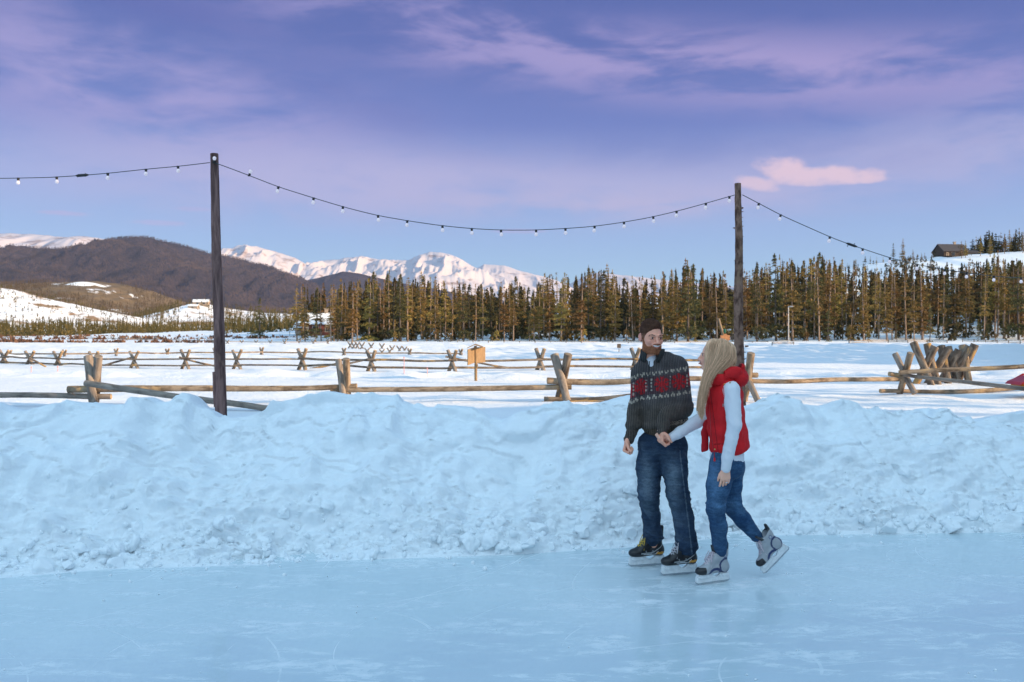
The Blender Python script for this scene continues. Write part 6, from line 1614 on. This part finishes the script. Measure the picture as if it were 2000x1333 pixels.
A = Acc(); A.tube([pw(1386, 790, -.10), pw(1389, 850, -.12), pw(1395, 886, -.125), pw(1395.5, 900, -.125)], .0032, 6, col=RED * .6); A.box(pw(1395.5, 898, -.127), (.012, .01, .022), col=RED); obj('zip', A.mesh('zip'), M_PLAIN, vest)
for q in ((1396, 878, -.135), (1415, 751, -.19), (1426, 748, -.19)):
    A = Acc(); A.lathe([(.001, 0), (.006, .0), (.005, .003), (.001, .004)], 10, Matrix.Translation(Vector(pw(*q))) @ Matrix.Rotation(math.pi / 2, 4, 'X')); obj('snap', A.mesh('snap', color=False), M_GOLD, vest)
# jeans
S = SDF((pw(1365, 0)[0], DW - .28, pw(0, 1100)[2]), (pw(1500, 0)[0], DW + .30, pw(0, 880)[2]), .005)
S.cap(pw(1419, 900, -.05), pw(1420, 900, .05), .112, .112, .03); S.cap(pw(1427, 912, -.05), pw(1430, 912, .06), .090, .088, .03)
S.chain([pw(1411, 912, -.07), pw(1403, 950, -.09), K1, pw(1404, 1030, -.055), pw(1406, 1076, -.02)], [.094, .082, .062, .058, .047], .025)
S.chain([pw(1428, 912, .08), pw(1428, 950, .10), K2, pw(1452, 1017, .12), pw(1477, 1048, .13)], [.094, .074, .062, .056, .044], .025)
def fadeW(px, py, V): return np.exp(-((px - 1397) / 14) ** 2) * np.exp(-((py - 940) / 50) ** 2) * .5 + .12 + .35 * np.exp(-(((px - 1430) / 20) ** 2 + ((py - 985) / 12) ** 2))
smesh('jeans', S, M_DENIM, wom, denim(fadeW, (.014, .045, .105), (.10, .20, .33)), lambda V: .003 * fbm(V * 12, 3, 2) + .006 * fbm(np.stack([V[:, 0] * 6, V[:, 1] * 8, V[:, 2] * 26 + V[:, 0] * 12], -1), 3, 4, ridged=True) * (.3 + np.exp(-((to_px(V)[1] - 990) / 25) ** 2) + np.exp(-((to_px(V)[1] - 1060) / 18) ** 2)), rel=2)
skate(skate_M(P(1404.5, 1138, 6.49), R(25)) @ Matrix.Diagonal((1.06, 1, 1, 1)), 'silver', wom, M_LP, 3, .93)
skate(skate_M(P(1528, 1088, 6.63), R(12), pitch=R(42)), 'silver', wom, M_LP, 4, .90)
# hair: cap, mass and strands
GOLD = np.array([.98, .63, .40]); DGOLD = np.array([.50, .28, .165])
gl = [  # guide curves over the near side, front to back: (px, py, depth offset)
    [(1400, 666, -.03), (1389, 671, -.060), (1384, 690, -.082), (1382, 712, -.088), (1375, 740, -.100), (1367, 772, -.110), (1363, 802, -.105)],
    [(1403, 665, -.03), (1395, 670, -.068), (1390, 692, -.092), (1386, 715, -.098), (1377, 744, -.112), (1370, 778, -.122), (1367, 811, -.116)],
    [(1407, 664, -.035), (1405, 672, -.075), (1400, 694, -.098), (1390, 718, -.108), (1376, 746, -.122), (1371, 784, -.128), (1371, 819, -.120)],
    [(1411, 664.5, -.035), (1415, 673, -.070), (1412, 696, -.098), (1397, 716, -.114), (1383, 737, -.124), (1374, 766, -.128), (1373, 806, -.122)],
    [(1415, 665.5, -.03), (1425, 677, -.055), (1425, 698, -.082), (1413, 711, -.106), (1400, 724, -.118), (1392, 732, -.116), (1388, 739, -.105)],
    [(1418, 667, -.01), (1430, 680, -.020), (1432, 700, -.040), (1427, 711, -.072), (1417, 721, -.092), (1408, 729, -.094), (1404, 736, -.085)],
    [(1417, 668, .02), (1431, 682, .03), (1435, 700, .03), (1432, 716, .02), (1426, 728, .01), (1420, 738, .0), (1416, 746, .0)],
]
G = np.array([[pw(a, b_, c_) for a, b_, c_ in g] for g in gl])
def resample(g, m):
    t = np.linspace(0, 1, len(g)); u = np.linspace(0, 1, m); out = []
    for ui in u:       # Catmull-Rom
        i = min(int(ui * (len(g) - 1)), len(g) - 2); f = ui * (len(g) - 1) - i
        p0, p1_, p2_, p3 = g[max(i - 1, 0)], g[i], g[i + 1], g[min(i + 2, len(g) - 1)]
        out.append(.5 * (2 * p1_ + (p2_ - p0) * f + (2 * p0 - 5 * p1_ + 4 * p2_ - p3) * f * f + (3 * p1_ - p0 - 3 * p2_ + p3) * f ** 3))
    return np.array(out)
Gs = np.array([resample(g, 22) for g in G])
Shd = SDF((pw(1352, 0)[0], DW - .20, pw(0, 830)[2]), (pw(1448, 0)[0], DW + .14, pw(0, 655)[2]), .004)
Shd.ell(pw(1407, 690, -.01), (.091, .080, .092), .0)
for g in Gs[:6]:
    for i in range(3, 21): 
        r_ = np.interp(i, [3, 8, 12, 21], [.026, .022, .014, .007]); q = g[i] + np.array([0, .016, 0]); q2 = g[i + 1] + np.array([0, .016, 0]); Shd.cap(q, q2, r_, r_, .010)
Shd.ell(pw(1380, 698, .0), (.045, .079, .075), .006, 'sub')
hair2 = smesh('hair', Shd, M_HAIR, wom, lambda V: (DGOLD * .6 + GOLD * .35) * (1.1 + .5 * fbm(V * [90, 60, 14], 3, 9))[:, None], rel=2)
r = np.random.default_rng(11); ps = []; cs_ = []
for _ in range(3200):
    u = r.random() * 5.98; i = int(u); f = u - i; g = Gs[i] * (1 - f) + Gs[min(i + 1, 6)] * f
    t = np.linspace(0, 1, 22)[:, None]; a, b_ = r.normal(0, 1, 3), r.normal(0, 1, 3)
    o_ = a * .0035 * (1 + 1.2 * t) + b_ * .003 * np.sin(t * 9 + r.random() * 6); o_[:, 1] -= .004 + .006 * r.random()
    end = r.uniform(.80, 1.03); k = np.clip(np.linspace(0, 21 * min(end, 1), 22), 0, 21); g2 = np.stack([np.interp(k, np.arange(22), g[:, c_]) for c_ in range(3)], 1)
    ps.append(g2 + o_); m = float(np.clip(.55 + .42 * math.sin(u * 17 + 1.3 * math.sin(u * 41)) + r.normal(0, .22), 0, 1)); cs_.append((DGOLD * (1 - m) + GOLD * m) * r.uniform(.85, 1.15))
strands('hair_strands', ps, .0013, cs_, M_HAIR, hair2)
# far side lock past the face
ps = []; cs_ = []
for _ in range(160):
    g = resample(np.array([pw(1403, 664, .0), pw(1390, 670, .05), pw(1386, 700, .075), pw(1384, 735, .06), pw(1376, 770, .0), pw(1371, 800, -.05)]), 20) + r.normal(0, .005, 3) * np.linspace(.4, 1.6, 20)[:, None]; ps.append(g); cs_.append(DGOLD * r.uniform(.8, 1.5))
strands('hair_strands', ps, .0015, cs_, M_HAIR, hair2)
# ================================================================ air
hz = Acc(); hz.box((0, 5500, 749), (27000, 16000, 1502)); 
hm = bpy.data.materials.new('haze_air'); hm.use_nodes = True
for n in list(hm.node_tree.nodes):
    if n.type == 'BSDF_PRINCIPLED': hm.node_tree.nodes.remove(n)
pv = hm.node_tree.nodes.new('ShaderNodeVolumePrincipled'); pv.inputs['Color'].default_value = (.48, .60, 1.0, 1); pv.inputs['Density'].default_value = 3.4e-5; pv.inputs['Anisotropy'].default_value = 0.0
hm.node_tree.links.new(pv.outputs[0], [n for n in hm.node_tree.nodes if n.type == 'OUTPUT_MATERIAL'][0].inputs['Volume'])
tag(obj('haze', hz.mesh('haze', color=False), hm), 'thin blue mountain air', 'haze', kind='stuff')
